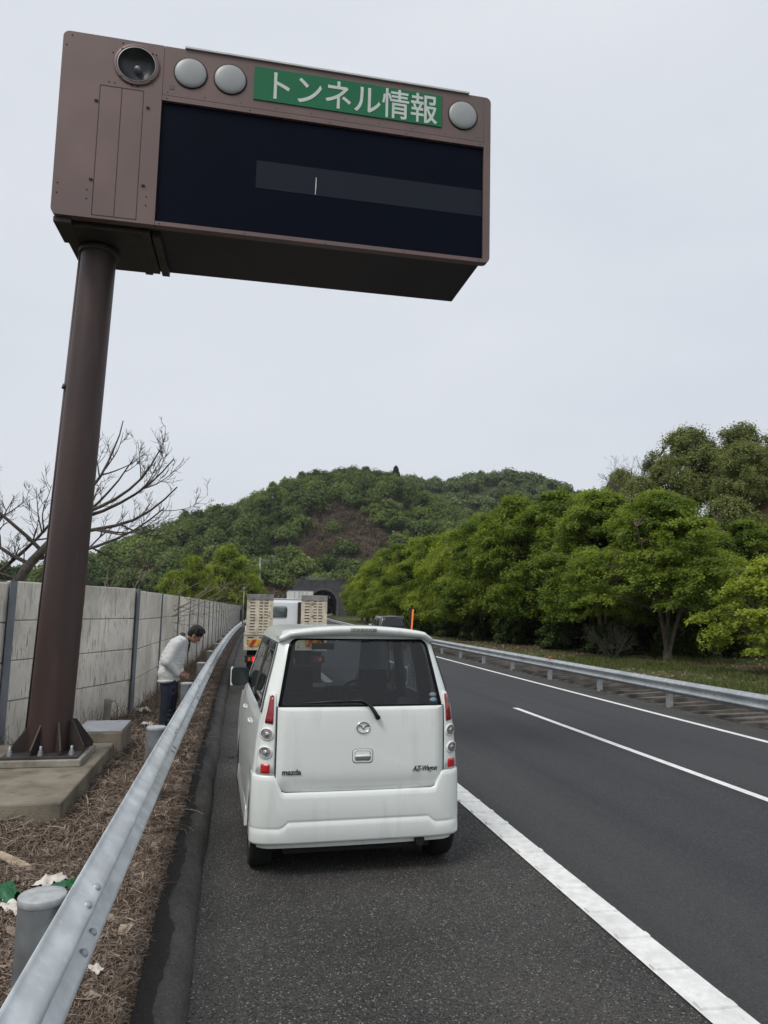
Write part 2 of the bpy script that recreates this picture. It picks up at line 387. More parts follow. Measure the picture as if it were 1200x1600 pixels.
class MB:
    def __init__(s): s.v, s.f, s.m, s.sm = [], [], [], []
    def add(s, vs, fs, mi=0, smooth=False):
        b = len(s.v)
        s.v += [tuple(map(float, p)) for p in vs]
        for f in fs:
            s.f.append([b + i for i in f]); s.m.append(mi); s.sm.append(smooth)
        return s
    def box(s, c, d, mi=0, rot=None):
        x, y, z = d[0] / 2, d[1] / 2, d[2] / 2
        P = [(-x, -y, -z), (x, -y, -z), (x, y, -z), (-x, y, -z), (-x, -y, z), (x, -y, z), (x, y, z), (-x, y, z)]
        if rot is not None: P = [rot @ Vector(p) for p in P]
        P = [(p[0] + c[0], p[1] + c[1], p[2] + c[2]) for p in P]
        return s.add(P, [(0, 3, 2, 1), (4, 5, 6, 7), (0, 1, 5, 4), (1, 2, 6, 5), (2, 3, 7, 6), (3, 0, 4, 7)], mi)
    def bb(s, x0, x1, y0, y1, z0, z1, mi=0):
        return s.box(((x0 + x1) / 2, (y0 + y1) / 2, (z0 + z1) / 2), (x1 - x0, y1 - y0, z1 - z0), mi)
    def tube(s, pts, rad, n=8, mi=0, caps=True, smooth=True):
        pts = [Vector(p) for p in pts]
        if not hasattr(rad, '__len__'): rad = [rad] * len(pts)
        b = len(s.v); up = None
        for i, p in enumerate(pts):
            t = (pts[min(i + 1, len(pts) - 1)] - pts[max(i - 1, 0)])
            if t.length < 1e-9: t = Vector((0, 0, 1))
            t.normalize()
            if up is None:
                up = t.orthogonal().normalized()
            up = (up - t * up.dot(t))
            if up.length < 1e-6: up = t.orthogonal()
            up.normalize(); sd = t.cross(up)
            for k in range(n):
                a = 2 * math.pi * k / n
                q = p + (up * math.cos(a) + sd * math.sin(a)) * rad[i]
                s.v.append((q.x, q.y, q.z))
        for i in range(len(pts) - 1):
            for k in range(n):
                s.f.append([b + i * n + k, b + i * n + (k + 1) % n, b + (i + 1) * n + (k + 1) % n, b + (i + 1) * n + k]); s.m.append(mi); s.sm.append(smooth)
        if caps:
            s.f.append([b + k for k in range(n)][::-1]); s.m.append(mi); s.sm.append(False)
            e = b + (len(pts) - 1) * n
            s.f.append([e + k for k in range(n)]); s.m.append(mi); s.sm.append(False)
        return s
    def lathe(s, prof, n=24, mi=0, T=None, smooth=True, a0=0, a1=2 * math.pi):
        """prof: (radius, height) about local Z; T: 4x4 placing it"""
        b = len(s.v); full = abs(a1 - a0 - 2 * math.pi) < 1e-6
        cnt = n if full else n + 1
        for (r, h) in prof:
            for k in range(cnt):
                a = a0 + (a1 - a0) * k / n
                p = Vector((r * math.cos(a), r * math.sin(a), h))
                if T is not None: p = T @ p
                s.v.append((p.x, p.y, p.z))
        for i in range(len(prof) - 1):
            for k in range(n):
                k2 = (k + 1) % cnt
                s.f.append([b + i * cnt + k, b + i * cnt + k2, b + (i + 1) * cnt + k2, b + (i + 1) * cnt + k]); s.m.append(mi); s.sm.append(smooth)
        return s
    def prism(s, poly, fn0, fn1, mi=0):
        """two mapped copies of a 2d outline joined by sides"""
        a = [fn0(*p) for p in poly]; c = [fn1(*p) for p in poly]; n = len(poly)
        return s.add(a + c, [list(range(n))[::-1], list(range(n, 2 * n))] + [(i, (i + 1) % n, n + (i + 1) % n, n + i) for i in range(n)], mi)
    def patch(s, poly, fn, off, rings=4, mi=0, base=0.0, center=None, smooth=True, inner=0.0, rim=True):
        """outline poly (u,v) laid on surface fn(u,v,offset), filled in rings, rim down to offset base"""
        c = center or (sum(p[0] for p in poly) / len(poly), sum(p[1] for p in poly) / len(poly))
        n = len(poly); b = len(s.v)
        if rim:
            for p in poly: s.v.append(tuple(fn(p[0], p[1], base)))
        st = len(s.v)
        ks = [1 - (1 - inner) * i / rings for i in range(rings + 1)]
        if inner == 0: ks = ks[:-1]
        for k in ks:
            for p in poly: s.v.append(tuple(fn(c[0] + (p[0] - c[0]) * k, c[1] + (p[1] - c[1]) * k, off)))
        def q(a0, b0):
            for i in range(n):
                j = (i + 1) % n
                s.f.append([a0 + i, a0 + j, b0 + j, b0 + i]); s.m.append(mi); s.sm.append(smooth)
        if rim:
            q(b, st)
            for x in range(n): s.sm[-1 - x] = False
        for i in range(len(ks) - 1): q(st + i * n, st + (i + 1) * n)
        if inner == 0:
            ce = len(s.v); s.v.append(tuple(fn(c[0], c[1], off))); l = st + (len(ks) - 1) * n
            for i in range(n):
                s.f.append([l + i, l + (i + 1) % n, ce]); s.m.append(mi); s.sm.append(smooth)
        return s
    def mesh(s, name, mats):
        me = bpy.data.meshes.new(name)
        me.from_pydata(s.v, [], s.f)
        for x in (mats if isinstance(mats, (list, tuple)) else [mats]): me.materials.append(x)
        me.polygons.foreach_set('material_index', s.m)
        me.polygons.foreach_set('use_smooth', s.sm)
        me.update()
        return me
    def build(s, name, mats, parent=None, bevel=0.0, seg=2):
        o = bpy.data.objects.new(name, s.mesh(name, mats))
        link(o, parent)
        if bevel:
            bv = o.modifiers.new('bevel', 'BEVEL'); bv.width = bevel; bv.segments = seg; bv.limit_method = 'ANGLE'; bv.angle_limit = R(40)
        return o

def rpoly(pts, rads, seg=5, maxlen=None):
    """outline with rounded corners, long edges resampled"""
    n = len(pts); out = []
    if not hasattr(rads, '__len__'): rads = [rads] * n
    for i in range(n):
        p, a, b = Vector(pts[i]), Vector(pts[i - 1]), Vector(pts[(i + 1) % n])
        r = rads[i]
        if r <= 0: out.append(tuple(p)); continue
        d1, d2 = (a - p).normalized(), (b - p).normalized()
        ang = d1.angle(d2); t = r / math.tan(ang / 2)
        c = p + (d1 + d2).normalized() * (r / math.sin(ang / 2))
        s0, s1 = p + d1 * t - c, p + d2 * t - c
        a0 = math.atan2(s0.y, s0.x); da = math.atan2(s1.y, s1.x) - a0
        da = (da + math.pi) % (2 * math.pi) - math.pi
        for k in range(seg + 1):
            q = a0 + da * k / seg
            out.append((c.x + r * math.cos(q), c.y + r * math.sin(q)))
    if maxlen:
        o2 = []
        for i in range(len(out)):
            p, q = Vector(out[i]), Vector(out[(i + 1) % len(out)])
            k = max(1, int(math.ceil((q - p).length / maxlen)))
            for j in range(k): o2.append(tuple(p.lerp(q, j / k)))
        out = o2
    return out

def ell(cx, cz, rx, rz, n=24):
    return [(cx + rx * math.cos(2 * math.pi * k / n), cz + rz * math.sin(2 * math.pi * k / n)) for k in range(n)]

def text_mesh(body, size, name, material, parent, T, extrude=0.002, offset=0.0, shear=0.0, xs=1.0, align='LEFT'):
    c = bpy.data.curves.new(name, 'FONT')
    c.body = body; c.size = size; c.extrude = extrude; c.offset = offset; c.shear = shear
    c.align_x = align
    t = bpy.data.objects.new('lettering_source', c)
    COL.objects.link(t)
    dg = bpy.context.evaluated_depsgraph_get()
    me = bpy.data.meshes.new_from_object(t.evaluated_get(dg))
    bpy.data.objects.remove(t)
    bpy.data.curves.remove(c)
    me.transform(Matrix.Diagonal((xs, 1, 1, 1)))
    me.transform(T)
    me.name = name
    me.materials.clear(); me.materials.append(material)
    o = bpy.data.objects.new(name, me)
    return link(o, parent)

def quads(name, V, tint, material, parent=None):
    """V: (n,4,3) loose quads -> one mesh object"""
    n = len(V)
    me = bpy.data.meshes.new(name)
    me.vertices.add(n * 4)
    me.vertices.foreach_set('co', np.asarray(V, np.float32).ravel())
    me.loops.add(n * 4)
    me.loops.foreach_set('vertex_index', np.arange(n * 4, dtype=np.int32))
    me.polygons.add(n)
    me.polygons.foreach_set('loop_start', np.arange(0, n * 4, 4, dtype=np.int32))
    at = me.attributes.new('tint', 'FLOAT', 'POINT')
    at.data.foreach_set('value', np.repeat(np.asarray(tint, np.float32), 4))
    me.materials.append(material)
    me.update(calc_edges=True)
    o = bpy.data.objects.new(name, me)
    return link(o, parent)

def leaves(P, N, size, aspect=1.6, jit=0.5):
    """diamond leaf cards at P (n,3), facing about N"""
    n = len(P)
    N = N + rng.normal(0, jit, (n, 3))
    N /= np.linalg.norm(N, axis=1)[:, None] + 1e-9
    A = np.cross(N, rng.normal(0, 1, (n, 3)))
    A /= np.linalg.norm(A, axis=1)[:, None] + 1e-9
    B = np.cross(N, A)
    s = (size * rng.uniform(0.65, 1.35, n))[:, None]
    A = A * s * aspect / 2; B = B * s / 2
    D = N * s * 0.12
    return np.stack([P - A - D, P - B + D * .5 - A * .1, P + A - D, P + B + D * .5 - A * .1], axis=1)

# ------------------------------------------------------------------ the road's plan and the terrain
CURV = 2750.0
def cx(y): return y * y / CURV if y > 0 else 0.0
def zr(x):      # road surface height, x measured from the curving axis
    return -0.05 * (min(x, 10.6) - 2.35) if x > 2.35 else 0.0
YS = list(np.concatenate([np.arange(-4, 20, 1.0), np.arange(20, 80, 3.0), np.arange(80, 345, 8.0)]))
def strip(name, x0, x1, material, dz, y0=-4, y1=340, nx=6, zf=None):
    mb = MB(); ys = [y for y in YS if y0 <= y <= y1]; xs = np.linspace(x0, x1, nx)
    if ys[0] > y0 + 1e-6: ys = [y0] + ys
    if ys[-1] < y1 - 1e-6: ys = ys + [y1]
    vs = [(x + cx(y), y, (zf or zr)(x) + dz) for y in ys for x in xs]
    fs = [(i * nx + k, i * nx + k + 1, (i + 1) * nx + k + 1, (i + 1) * nx + k) for i in range(len(ys) - 1) for k in range(nx - 1)]
    mb.add(vs, fs)
    return tag(mb.build(name, material), kind='structure')

def lerp_tab(tab, a):
    if a <= tab[0][0]: return tab[0][1]
    for (a0, v0), (a1, v1) in zip(tab, tab[1:]):
        if a <= a1: return v0 + (v1 - v0) * (a - a0) / (a1 - a0)
    return tab[-1][1]
def sst(a, b, x):
    t = min(1, max(0, (x - a) / (b - a))); return t * t * (3 - 2 * t)
# skyline of the main hill and of the ridge behind it: bearing from the road's start, rise over run
HILL = [(-34, 0.0), (-27, 0.012), (-20, 0.03), (-12.5, 0.0445), (-10.7, 0.0523), (-9.9, 0.0671), (-8.2, 0.0914), (-5.4, 0.1078), (-3.6, 0.1262), (-1.4, 0.1352),
        (1.3, 0.1555), (3.8, 0.1785), (6.4, 0.1914), (9.5, 0.1996), (12.1, 0.194), (14.3, 0.172), (16.9, 0.148), (20, 0.121), (25, 0.085), (32, 0.05), (45, 0.02)]
RIDGE = [(-5, 0.0), (4, 0.10), (9.6, 0.165), (13.7, 0.187), (16.9, 0.190), (20, 0.1962), (23, 0.1935), (25.5, 0.1815), (29.4, 0.15), (40, 0.10), (60, 0.05)]
def terrain(x, y):
    r = math.hypot(x, y); az = math.degrees(math.atan2(x, y)) if r > 1 else 0
    xr = x - cx(max(0, min(y, 340)))
    z = -0.55
    if y > 40 and abs(az) < 60:
        s1 = lerp_tab(HILL, az); s2 = lerp_tab(RIDGE, az)
        top = max(0, s1 * 430 - 7)
        k = sst(296, 430, r) ** 0.85 if r < 430 else 1 - 0.55 * sst(430, 640, r)
        z += top * k
        top2 = max(0, s2 * 600 - 8)
        z = max(z, -0.55 + top2 * sst(450, 600, r) * (1 - 0.5 * sst(600, 900, r)))
    # wooded slope right of the roadside trees
    sl = min(10.8, max(0.0, (xr - 30.0) * 1.3)) * sst(28, 44, y) * (1 - sst(110, 190, y))
    sl *= sst(0, 6, xr - 29)
    z = max(z, -0.55 + sl)
    # the tunnel's cutting keeps the road clear
    if 100 < y < 283 and -14 < xr < 28: z = min(z, -0.55 + max(0, abs(xr - 5.8) - 9) * 0.5)
    return z

def grid_obj(name, xs, ys, material, zf):
    mb = MB(); nx = len(xs)
    vs = [(x, y, zf(x, y)) for y in ys for x in xs]
    fs = [(i * nx + k, i * nx + k + 1, (i + 1) * nx + k + 1, (i + 1) * nx + k) for i in range(len(ys) - 1) for k in range(nx - 1)]
    mb.add(vs, fs, 0, True)
    return tag(mb.build(name, material), kind='structure')
gx = np.concatenate([np.linspace(-1500, -400, 8), np.linspace(-380, -40, 22), np.linspace(-36, 80, 59), np.linspace(86, 500, 34), np.linspace(540, 1500, 8)])
gy = np.concatenate([np.linspace(-600, -20, 6), np.linspace(-12, 120, 45), np.linspace(125, 660, 90), np.linspace(690, 2500, 12)])
def ground_z(x, y):
    z = terrain(x, y)
    if y > 200 and math.hypot(x, y) > 292: return -14.0      # the hills sheet takes over here
    return z
grid_obj('ground', gx, gy, M['ground'], ground_z)
hx = np.linspace(-330, 420, 126); hy = np.linspace(120, 900, 120)
def hill_z(x, y):
    r = math.hypot(x, y)
    return terrain(x, y) - (14 * (1 - sst(280, 300, r))) - (0.0)
grid_obj('hills', hx, hy, M['hill'], hill_z)

strip('shoulder_pavement', -0.30, 2.36, M['shoulder'], 0.0)
strip('road', 2.30, 9.75, M['lane'], 0.004, nx=8)
strip('median_pavement', 9.70, 10.52, M['shoulder'], 0.0, nx=3)

# painted lines: the shoulder line carries raised ribs
mb = MB()
def lp(x, y, h): return (x + cx(y), y, zr(x) + h)
RIB = .366
for y in np.arange(-1.0, 150, RIB):
    for (y0, y1) in ((y, y + RIB),):
        mb.add([lp(2.205, y0, .009), lp(2.425, y0, .009), lp(2.425, y1, .009), lp(2.205, y1, .009)], [(0, 1, 2, 3)])
    if y < 40:
        j = random.uniform(-.012, .012); x0 = 2.212 + random.uniform(0, .01); x1 = 2.418 - random.uniform(0, .012); w = random.uniform(.05, .065)
        P = [lp(x, q + j, h) for x in (x0, x1) for (q, h) in ((y + .2, .009), (y + .201, .021), (y + .2 + w * .5, .023), (y + .2 + w, .021), (y + .203 + w, .009))]
        mb.add(P, [(k, k + 1, k + 6, k + 5) for k in range(4)] + [(0, 1, 2, 3, 4), (5, 6, 7, 8, 9)])
tag(mb.build('shoulder_line', M['line']), kind='structure')
o = strip('far_edge_line', 9.13, 9.31, M['line'], 0.009, nx=2)
for k, (d0, d1) in enumerate([(4.6, 14.6), (26, 34), (46, 54), (66, 74), (86, 94), (106, 114), (126, 134)]):
    strip('lane_dash', 5.79, 5.93, M['line'], 0.009, d0, d1, nx=2)

# asphalt kerb, swept along the shoulder
prof = [(-.375, -.05), (-.372, .085), (-.355, .118), (-.315, .132), (-.245, .132), (-.195, .115), (-.155, .05), (-.140, .010), (-.138, -.03)]
mb = MB(); ys = list(np.arange(-3, 30, .5)) + list(np.arange(30, 120, 4))
for y in ys:
    w = 0.006 * math.sin(y * 2.1) + 0.004 * math.sin(y * 5.3 + 1)
    for (px_, pz) in prof: mb.v.append((px_ + cx(y) + w, y, pz + w * .5))
k = len(prof)
for i in range(len(ys) - 1):
    for j in range(k - 1):
        mb.f.append([i * k + j, i * k + j + 1, (i + 1) * k + j + 1, (i + 1) * k + j]); mb.m.append(0); mb.sm.append(True)
tag(mb.build('kerb', M['kerb']), kind='structure')

# verge between kerb and wall, lightly humped soil
def verge_z(x, y):
    return 0.092 - 0.045 * (1 - sst(-1.2, -.6, x)) + 0.018 * math.sin(x * 7 + y * 3.1) * math.cos(y * 4.3 - x * 2) + 0.012 * math.sin(y * 9.1 + x * 11)
mb = MB(); ys = list(np.arange(-2, 16, .12)) + list(np.arange(16, 110, 1.5)); nx = 34
for y in ys:
    for k in range(nx):
        s = k / (nx - 1); x = -0.365 - s * (4.2 if y < 14 else 2.6)
        mb.v.append((x + cx(y), y, verge_z(x, y)))
for i in range(len(ys) - 1):
    for k in range(nx - 1):
        mb.f.append([i * nx + k, i * nx + k + 1, (i + 1) * nx + k + 1, (i + 1) * nx + k]); mb.m.append(0); mb.sm.append(True)
tag(mb.build('verge', M['soil']), kind='structure')

# median floor right of the slab strip
mb = MB(); ys = list(np.arange(2, 60, 1.0)) + list(np.arange(60, 200, 6.0)); nx = 26
def floor_z(x, y):
    return terrain(x, y) + 0.10 + 0.05 * math.sin(x * 1.3 + y * .7) + 0.03 * math.sin(x * 2.9 - y * 1.9)
for y in ys:
    for k in range(nx):
        x = 13.0 + 34 * (k / (nx - 1)) ** 1.3 + cx(y)
        mb.v.append((x, y, floor_z(x, y)))
for i in range(len(ys) - 1):
    for k in range(nx - 1):
        mb.f.append([i * nx + k, i * nx + k + 1, (i + 1) * nx + k + 1, (i + 1) * nx + k]); mb.m.append(0); mb.sm.append(True)
tag(mb.build('roadside_ground', M['litter_floor']), kind='structure')

# precast slabs lying side by side under the right guardrail: one paved strip
mb = MB(); y = 4.0
while y < 90:
    w = random.uniform(.50, .58)
    x0, x1 = 10.50 + random.uniform(-.05, .05), 13.15 + random.uniform(-.12, .12)
    a = random.uniform(-.03, .03); tz = random.uniform(-.02, .03)
    z0, z1 = zr(x0) + .03 + tz, zr(x0) + .13 + random.uniform(-.03, .05)
    c = cx(y)
    P = [(x0 + c, y), (x1 + c, y + a * 3), (x1 + c, y + w + a * 3), (x0 + c, y + w)]
    Z = [z0 + .05, z1 + .06, z1 - .02 + random.uniform(-.02, .02), z0 - .02 + random.uniform(-.02, .02)]
    mb.add([(p[0], p[1], q) for p, q in zip(P, Z)] + [(p[0], p[1], q - .16) for p, q in zip(P, Z)],
           [(0, 1, 2, 3), (0, 4, 5, 1), (1, 5, 6, 2), (2, 6, 7, 3), (3, 7, 4, 0)])
    y += w + random.uniform(.07, .14)
tag(mb.build('slab_pavement', M['slab'], bevel=.012), kind='structure')
mb = MB()
strip('slab_bed', 10.42, 13.4, M['slab_gap'], -0.05, 2, 120, nx=6, zf=lambda x: zr(10.5) + (x - 10.5) * .035)

# ------------------------------------------------------------------ tunnel portal
PY = 280.0; PXC = 5.7 + cx(PY); FZ = zr(5.8)
tp = thing('tunnel_portal', 'dark stone tunnel portal with round black opening at the foot of the hill', 'tunnel', (PXC, PY, FZ))
def arch(rad, spring, n=28, drop=-.5):
    p = [(rad, drop)]
    for k in range(n + 1):
        a = math.pi * k / n
        p.append((rad * math.cos(a), spring + rad * 1.0 * math.sin(a)))
    p.append((-rad, drop))
    return p
IN, OUT, SP = arch(5.3, 4.2), arch(6.1, 4.2), 4.2
mb = MB(); n = len(IN)
# outer wall outline matched point by point to the arch
def outline(i):
    if i == 0: return (9.5, -.5)
    if i == n - 1: return (-13.5, -.5)
    a = math.pi * (i - 1) / (n - 3)
    dx, dz = math.cos(a), math.sin(a)
    top = 12.9
    cand = []
    if dz > 1e-6: cand.append((top - SP) / dz)
    if dx > 1e-6: cand.append(9.5 / dx)
    if dx < -1e-6:   # sloping left edge from (-13.5,4.2) to (-10.6,12.9)
        # line x = -13.5 + (z-4.2)*2.9/8.7
        den = dx - dz * (2.9 / 8.7)
        cand.append(-13.5 / den)
    t = min(cand)
    return (dx * t, SP + dz * t)
OT = [outline(i) for i in range(n)]
vs = [(p[0], 0, p[1]) for p in OUT] + [(p[0], 0, p[1]) for p in OT] + [(p[0], 2.2, p[1]) for p in OT]
fs = [(i, i + 1, n + i + 1, n + i) for i in range(n - 1)] + [(n + i, n + i + 1, 2 * n + i + 1, 2 * n + i) for i in range(n - 1)]
mb.add(vs, fs); mb.build('portal_wall', M['portal'], tp)
mb = MB()
vs = [(p[0], -.35, p[1]) for p in IN] + [(p[0], -.35, p[1]) for p in OUT] + [(p[0], 1.0, p[1]) for p in IN] + [(p[0], .1, p[1]) for p in OUT]
mb.add(vs, [(i, i + 1, n + i + 1, n + i) for i in range(n - 1)] + [(i, i + 1, 2 * n + i + 1, 2 * n + i) for i in range(n - 1)] + [(n + i, n + i + 1, 3 * n + i + 1, 3 * n + i) for i in range(n - 1)])
mb.build('arch_ring', M['portal_ring'], tp)
mb = MB()
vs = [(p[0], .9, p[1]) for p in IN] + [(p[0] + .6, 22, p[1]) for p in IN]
mb.add(vs, [(i, i + 1, n + i + 1, n + i) for i in range(n - 1)] + [list(range(n, 2 * n))])  # end face closes the tube as a sheet of painted darkness
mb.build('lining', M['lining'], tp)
for k in range(7):
    mb = MB(); mb.box((-3.2 + 1.05 * k, 6 + 1.5 * (k % 2), 7.0 - 0.02 * (k - 3) ** 2), (.34, .5, .16)); mb.build('tunnel_lamp', M['tunnel_lamp'], tp)
mb = MB(); mb.bb(-10.9, 9.6, -.12, .5, 12.9, 13.25); mb.build('coping', M['portal_ring'], tp)
mb = MB()
for k in range(12): mb.tube([(-9 + 1.6 * k, .3, 13.25), (-9 + 1.6 * k, .3, 14.5)], .06, 5)
for z in (13.7, 14.1, 14.5): mb.tube([(-9, .3, z), (8.6, .3, z)], .05, 5)
mb.build('railing', M['galv_post'], tp)

# ------------------------------------------------------------------ concrete wall with steel posts
WP = [(-5.1, 3.6), (-3.93, 6.85), (-2.80, 9.75), (-1.66, 12.62)]
for y in (15.6, 18.6): WP.append((-1.66 + (y - 12.62) * .040, y))
y = 21.6
while y < 118: WP.append((-1.42 + (min(y, 23.7) - 18.6) * .0345 + max(0, y - 23.7) * .0255, y)); y += 3.0
WT, WB = 2.10, 0.06
wall = thing('concrete_wall', 'long streaked grey concrete panel wall with steel posts along the left verge', 'wall', (-1.66, 12.62, 0))
o0 = Vector((-1.66, 12.62, 0))
for i in range(len(WP) - 1):
    a, b = Vector((*WP[i], 0)), Vector((*WP[i + 1], 0))
    d = (b - a).normalized(); nn = Vector((d.y, -d.x, 0)); L = (b - a).length
    mb = MB()
    lift = 0.025 if i == 2 else 0.0
    for k in range(4):
        z1 = WT + lift - .5 * k; z0 = z1 - .488 if k < 3 else WB
        off = random.uniform(-.006, .006)
        P = [a + d * .03 + nn * (.05 + off), b - d * .03 + nn * (.05 + off), b - d * .03 - nn * .05, a + d * .03 - nn * .05]
        P = [p - o0 for p in P]
        mb.add([(p.x, p.y, z0) for p in P] + [(p.x, p.y, z1) for p in P], [(0, 3, 2, 1), (4, 5, 6, 7), (0, 1, 5, 4), (1, 2, 6, 5), (2, 3, 7, 6), (3, 0, 4, 7)])
    mb.build('panel', M['wall'], wall, bevel=.008, seg=1)
for i, p in enumerate(WP):
    q = Vector((*WP[min(i + 1, len(WP) - 1)], 0)) - Vector((*WP[max(i - 1, 0)], 0)); d = q.normalized(); nn = Vector((d.y, -d.x, 0))
    rot = Matrix((d, nn, Vector((0, 0, 1)))).transposed()
    c = Vector((*p, 0)) - o0
    big = i < 4
    mb = MB(); w = .125 if big else .05
    mb.box(c + nn * (.085 if big else .06) + Vector((0, 0, (WT + WB) / 2 + .01)), (w, .012, WT - WB + .03), rot=rot)
    mb.box(c + Vector((0, 0, (WT + WB) / 2 + .005)), (.012, .16, WT - WB + .02), rot=rot)
    mb.box(c - nn * .085 + Vector((0, 0, (WT + WB) / 2 + .01)), (w, .012, WT - WB + .03), rot=rot)
    mb.build('post', M['wall_post'], wall)

# ------------------------------------------------------------------ guardrails
def wprof(s):
    """W-beam cross section: (bulge towards the road, height) """
    p = []
    for k in range(25):
        t = k / 24
        p.append((s * (0.042 - 0.042 * math.cos(4 * math.pi * t)), -.175 + .35 * t))
    return p
def beam(mb, x, z, y0, y1, s, step=1.0):
    pr = wprof(s); ys = list(np.arange(y0, min(y1, 40), step)) + list(np.arange(max(y0, 40), y1 + .01, step * 4))
    b = len(mb.v); k = len(pr)
    for y in ys:
        zz = z if not callable(z) else z(y)
        for (dx, dz) in pr: mb.v.append((x + dx + cx(y), y, zz + dz))
    for i in range(len(ys) - 1):
        for j in range(k - 1):
            mb.f.append([b + i * k + j, b + i * k + j + 1, b + (i + 1) * k + j + 1, b + (i + 1) * k + j]); mb.m.append(0); mb.sm.append(True)
gl = thing('guardrail', 'galvanised steel guardrail on round capped posts along the left kerb', 'guardrail', (-.6, 3, .1))
mb = MB(); GX, GZ = -.575, .575
beam(mb, GX, GZ, -2, 110, 1)
ob = mb.build('beam', M['galv'], gl); ob.location = (.6, -3, -.1)
so = ob.modifiers.new('sheet', 'SOLIDIFY'); so.thickness = .005
# overlap sleeve plates and bolts at every splice
py0, pst = 3.06, 3.9
npost = 28
pm = pcm = None
for k in range(-1, npost):
    y = py0 + pst * k
    if pm is None:
        a = MB(); a.lathe([(.0825, -.5), (.0825, .70)], 28); pm = a.mesh('post', M['galv_post'])
        a = MB(); a.lathe([(.083, -.024), (.0855, -.022), (.0855, 0), (.083, .004), (.05, .008), (.001, .009)], 28); pcm = a.mesh('cap', M['galv_cap'])
        a = MB(); a.bb(.04, .12, -.05, .05, -.09, .09); bkm = a.mesh('bracket', M['galv_post'])
        a = MB()
        a.lathe([(.001, .014), (.012, .012), (.018, .006), (.019, 0)], 12)
        btm = a.mesh('bolt', M['galv_dull'])
    p = bpy.data.objects.new('post', pm); link(p, gl); p.location = (-.665 + .6 + cx(y), y - 3, -.05)
    c = bpy.data.objects.new('cap', pcm); link(c, p); c.location = (0, 0, .70)
    c = bpy.data.objects.new('bracket', bkm); link(c, p); c.location = (0, 0, .52)
    if k < 9:
        for (dy, dz) in ((-.09, .118), (.09, .118), (-.09, -.055), (.09, -.055)):
            t = (dz + .175) / .35
            ddx = .042 * 4 * math.pi * math.sin(4 * math.pi * t) / .35
            c = bpy.data.objects.new('bolt', btm); link(c, gl); c.rotation_euler = Vector((1, 0, -ddx)).to_track_quat('Z', 'Y').to_euler()
            c.location = (GX + .6 + cx(y) + .042 - .042 * math.cos(4 * math.pi * t) + .008, y - 3 + .12 + dy, GZ - .1 + dz)
    if k < 12:
        a = MB(); pr = wprof(1)
        for yy in (y - .05, y + .29):
            for (dx, dz) in pr: a.v.append((GX + dx + .0055 + .6 + cx(y), yy - 3, GZ + dz * 1.0 - .1))
        for j in range(24): a.f.append([j, j + 1, 25 + j + 1, 25 + j]); a.m.append(0); a.sm.append(True)
        sl = a.build('splice_plate', M['galv'], gl)

gr = thing('guardrail', 'galvanised guardrail on square posts along the far right edge of the road', 'guardrail', (10.4, 9, -.4))
mb = MB(); RX, RZ = 10.40, .12
beam(mb, RX, RZ, 2, 270, -1)
ob = mb.build('beam', M['galv_dull'], gr); ob.location = (-10.4, -9, .4)
so = ob.modifiers.new('sheet', 'SOLIDIFY'); so.thickness = .005
a = MB(); a.bb(-.06, .06, -.06, .06, -.9, .02); rpm = a.mesh('post', M['galv_dull'])
a = MB(); a.bb(-.012, .012, -.05, .05, 0, .10); rfm = a.mesh('reflector', M['yellow'])
k = 0; y = 5.55
while y < 200:
    p = bpy.data.objects.new('post', rpm); link(p, gr); p.location = (RX + .09 - 10.4 + cx(y), y - 9, .40 + .20)
    y += 3.52; k += 1
p = bpy.data.objects.new('reflector', rfm); link(p, gr); p.location = (RX - .03 - 10.4 + cx(22.9), 22.9 - 9, .40 + RZ + .16)
p.data.materials[0] = M['amber']
g2 = thing('guardrail', 'short stretch of dull guardrail seen under the trees at the right', 'guardrail', (31, 42, -.3))
mb = MB()
pr = wprof(-1)
for yy in (-6, 6):
    for (dx, dz) in pr: mb.v.append((dx * .8 + yy * .35, yy, .42 + dz))
for j in range(24): mb.f.append([j, j + 1, 25 + j + 1, 25 + j]); mb.m.append(0); mb.sm.append(True)
mb.build('beam', M['galv'], g2)
for yy in (-5, -2, 1, 4):
    mb = MB(); mb.bb(.04 + yy * .35, .14 + yy * .35, yy - .05, yy + .05, -.6, .55); mb.build('post', M['galv_post'], g2)
# ------------------------------------------------------------------ overhead information sign on its pole
K = 0.838
fd = MB()
fd.add([(-3.2, 6.5, -.1), (-1.31, 6.5, -.1), (-1.31, 9.15, -.1), (-3.2, 9.15, -.1), (-3.2, 6.5, .235), (-1.315, 6.5, .235), (-1.315, 9.15, .235), (-3.2, 9.15, .235)],
       [(0, 3, 2, 1), (4, 5, 6, 7), (0, 1, 5, 4), (1, 2, 6, 5), (2, 3, 7, 6), (3, 0, 4, 7)])
fo = fd.build('concrete_foundation', M['found'], bevel=.018)
tag(fo, 'weathered concrete foundation block under the brown sign pole', 'foundation')
hh = thing('cable_box', 'low concrete cable box with grey steel lid beside the sign foundation', 'cable box', (-1.52, 9.6, 0))
mb = MB(); mb.bb(-.28, .28, -.42, .42, -.1, .345); mb.build('box', M['found'], hh, bevel=.012)
mb = MB(); mb.bb(-.27, .27, -.41, .41, .347, .365); mb.bb(-.16, -.11, -.3, -.26, .365, .372); mb.bb(.11, .16, .26, .3, .365, .372); mb.build('lid', M['lid'], hh, bevel=.005)

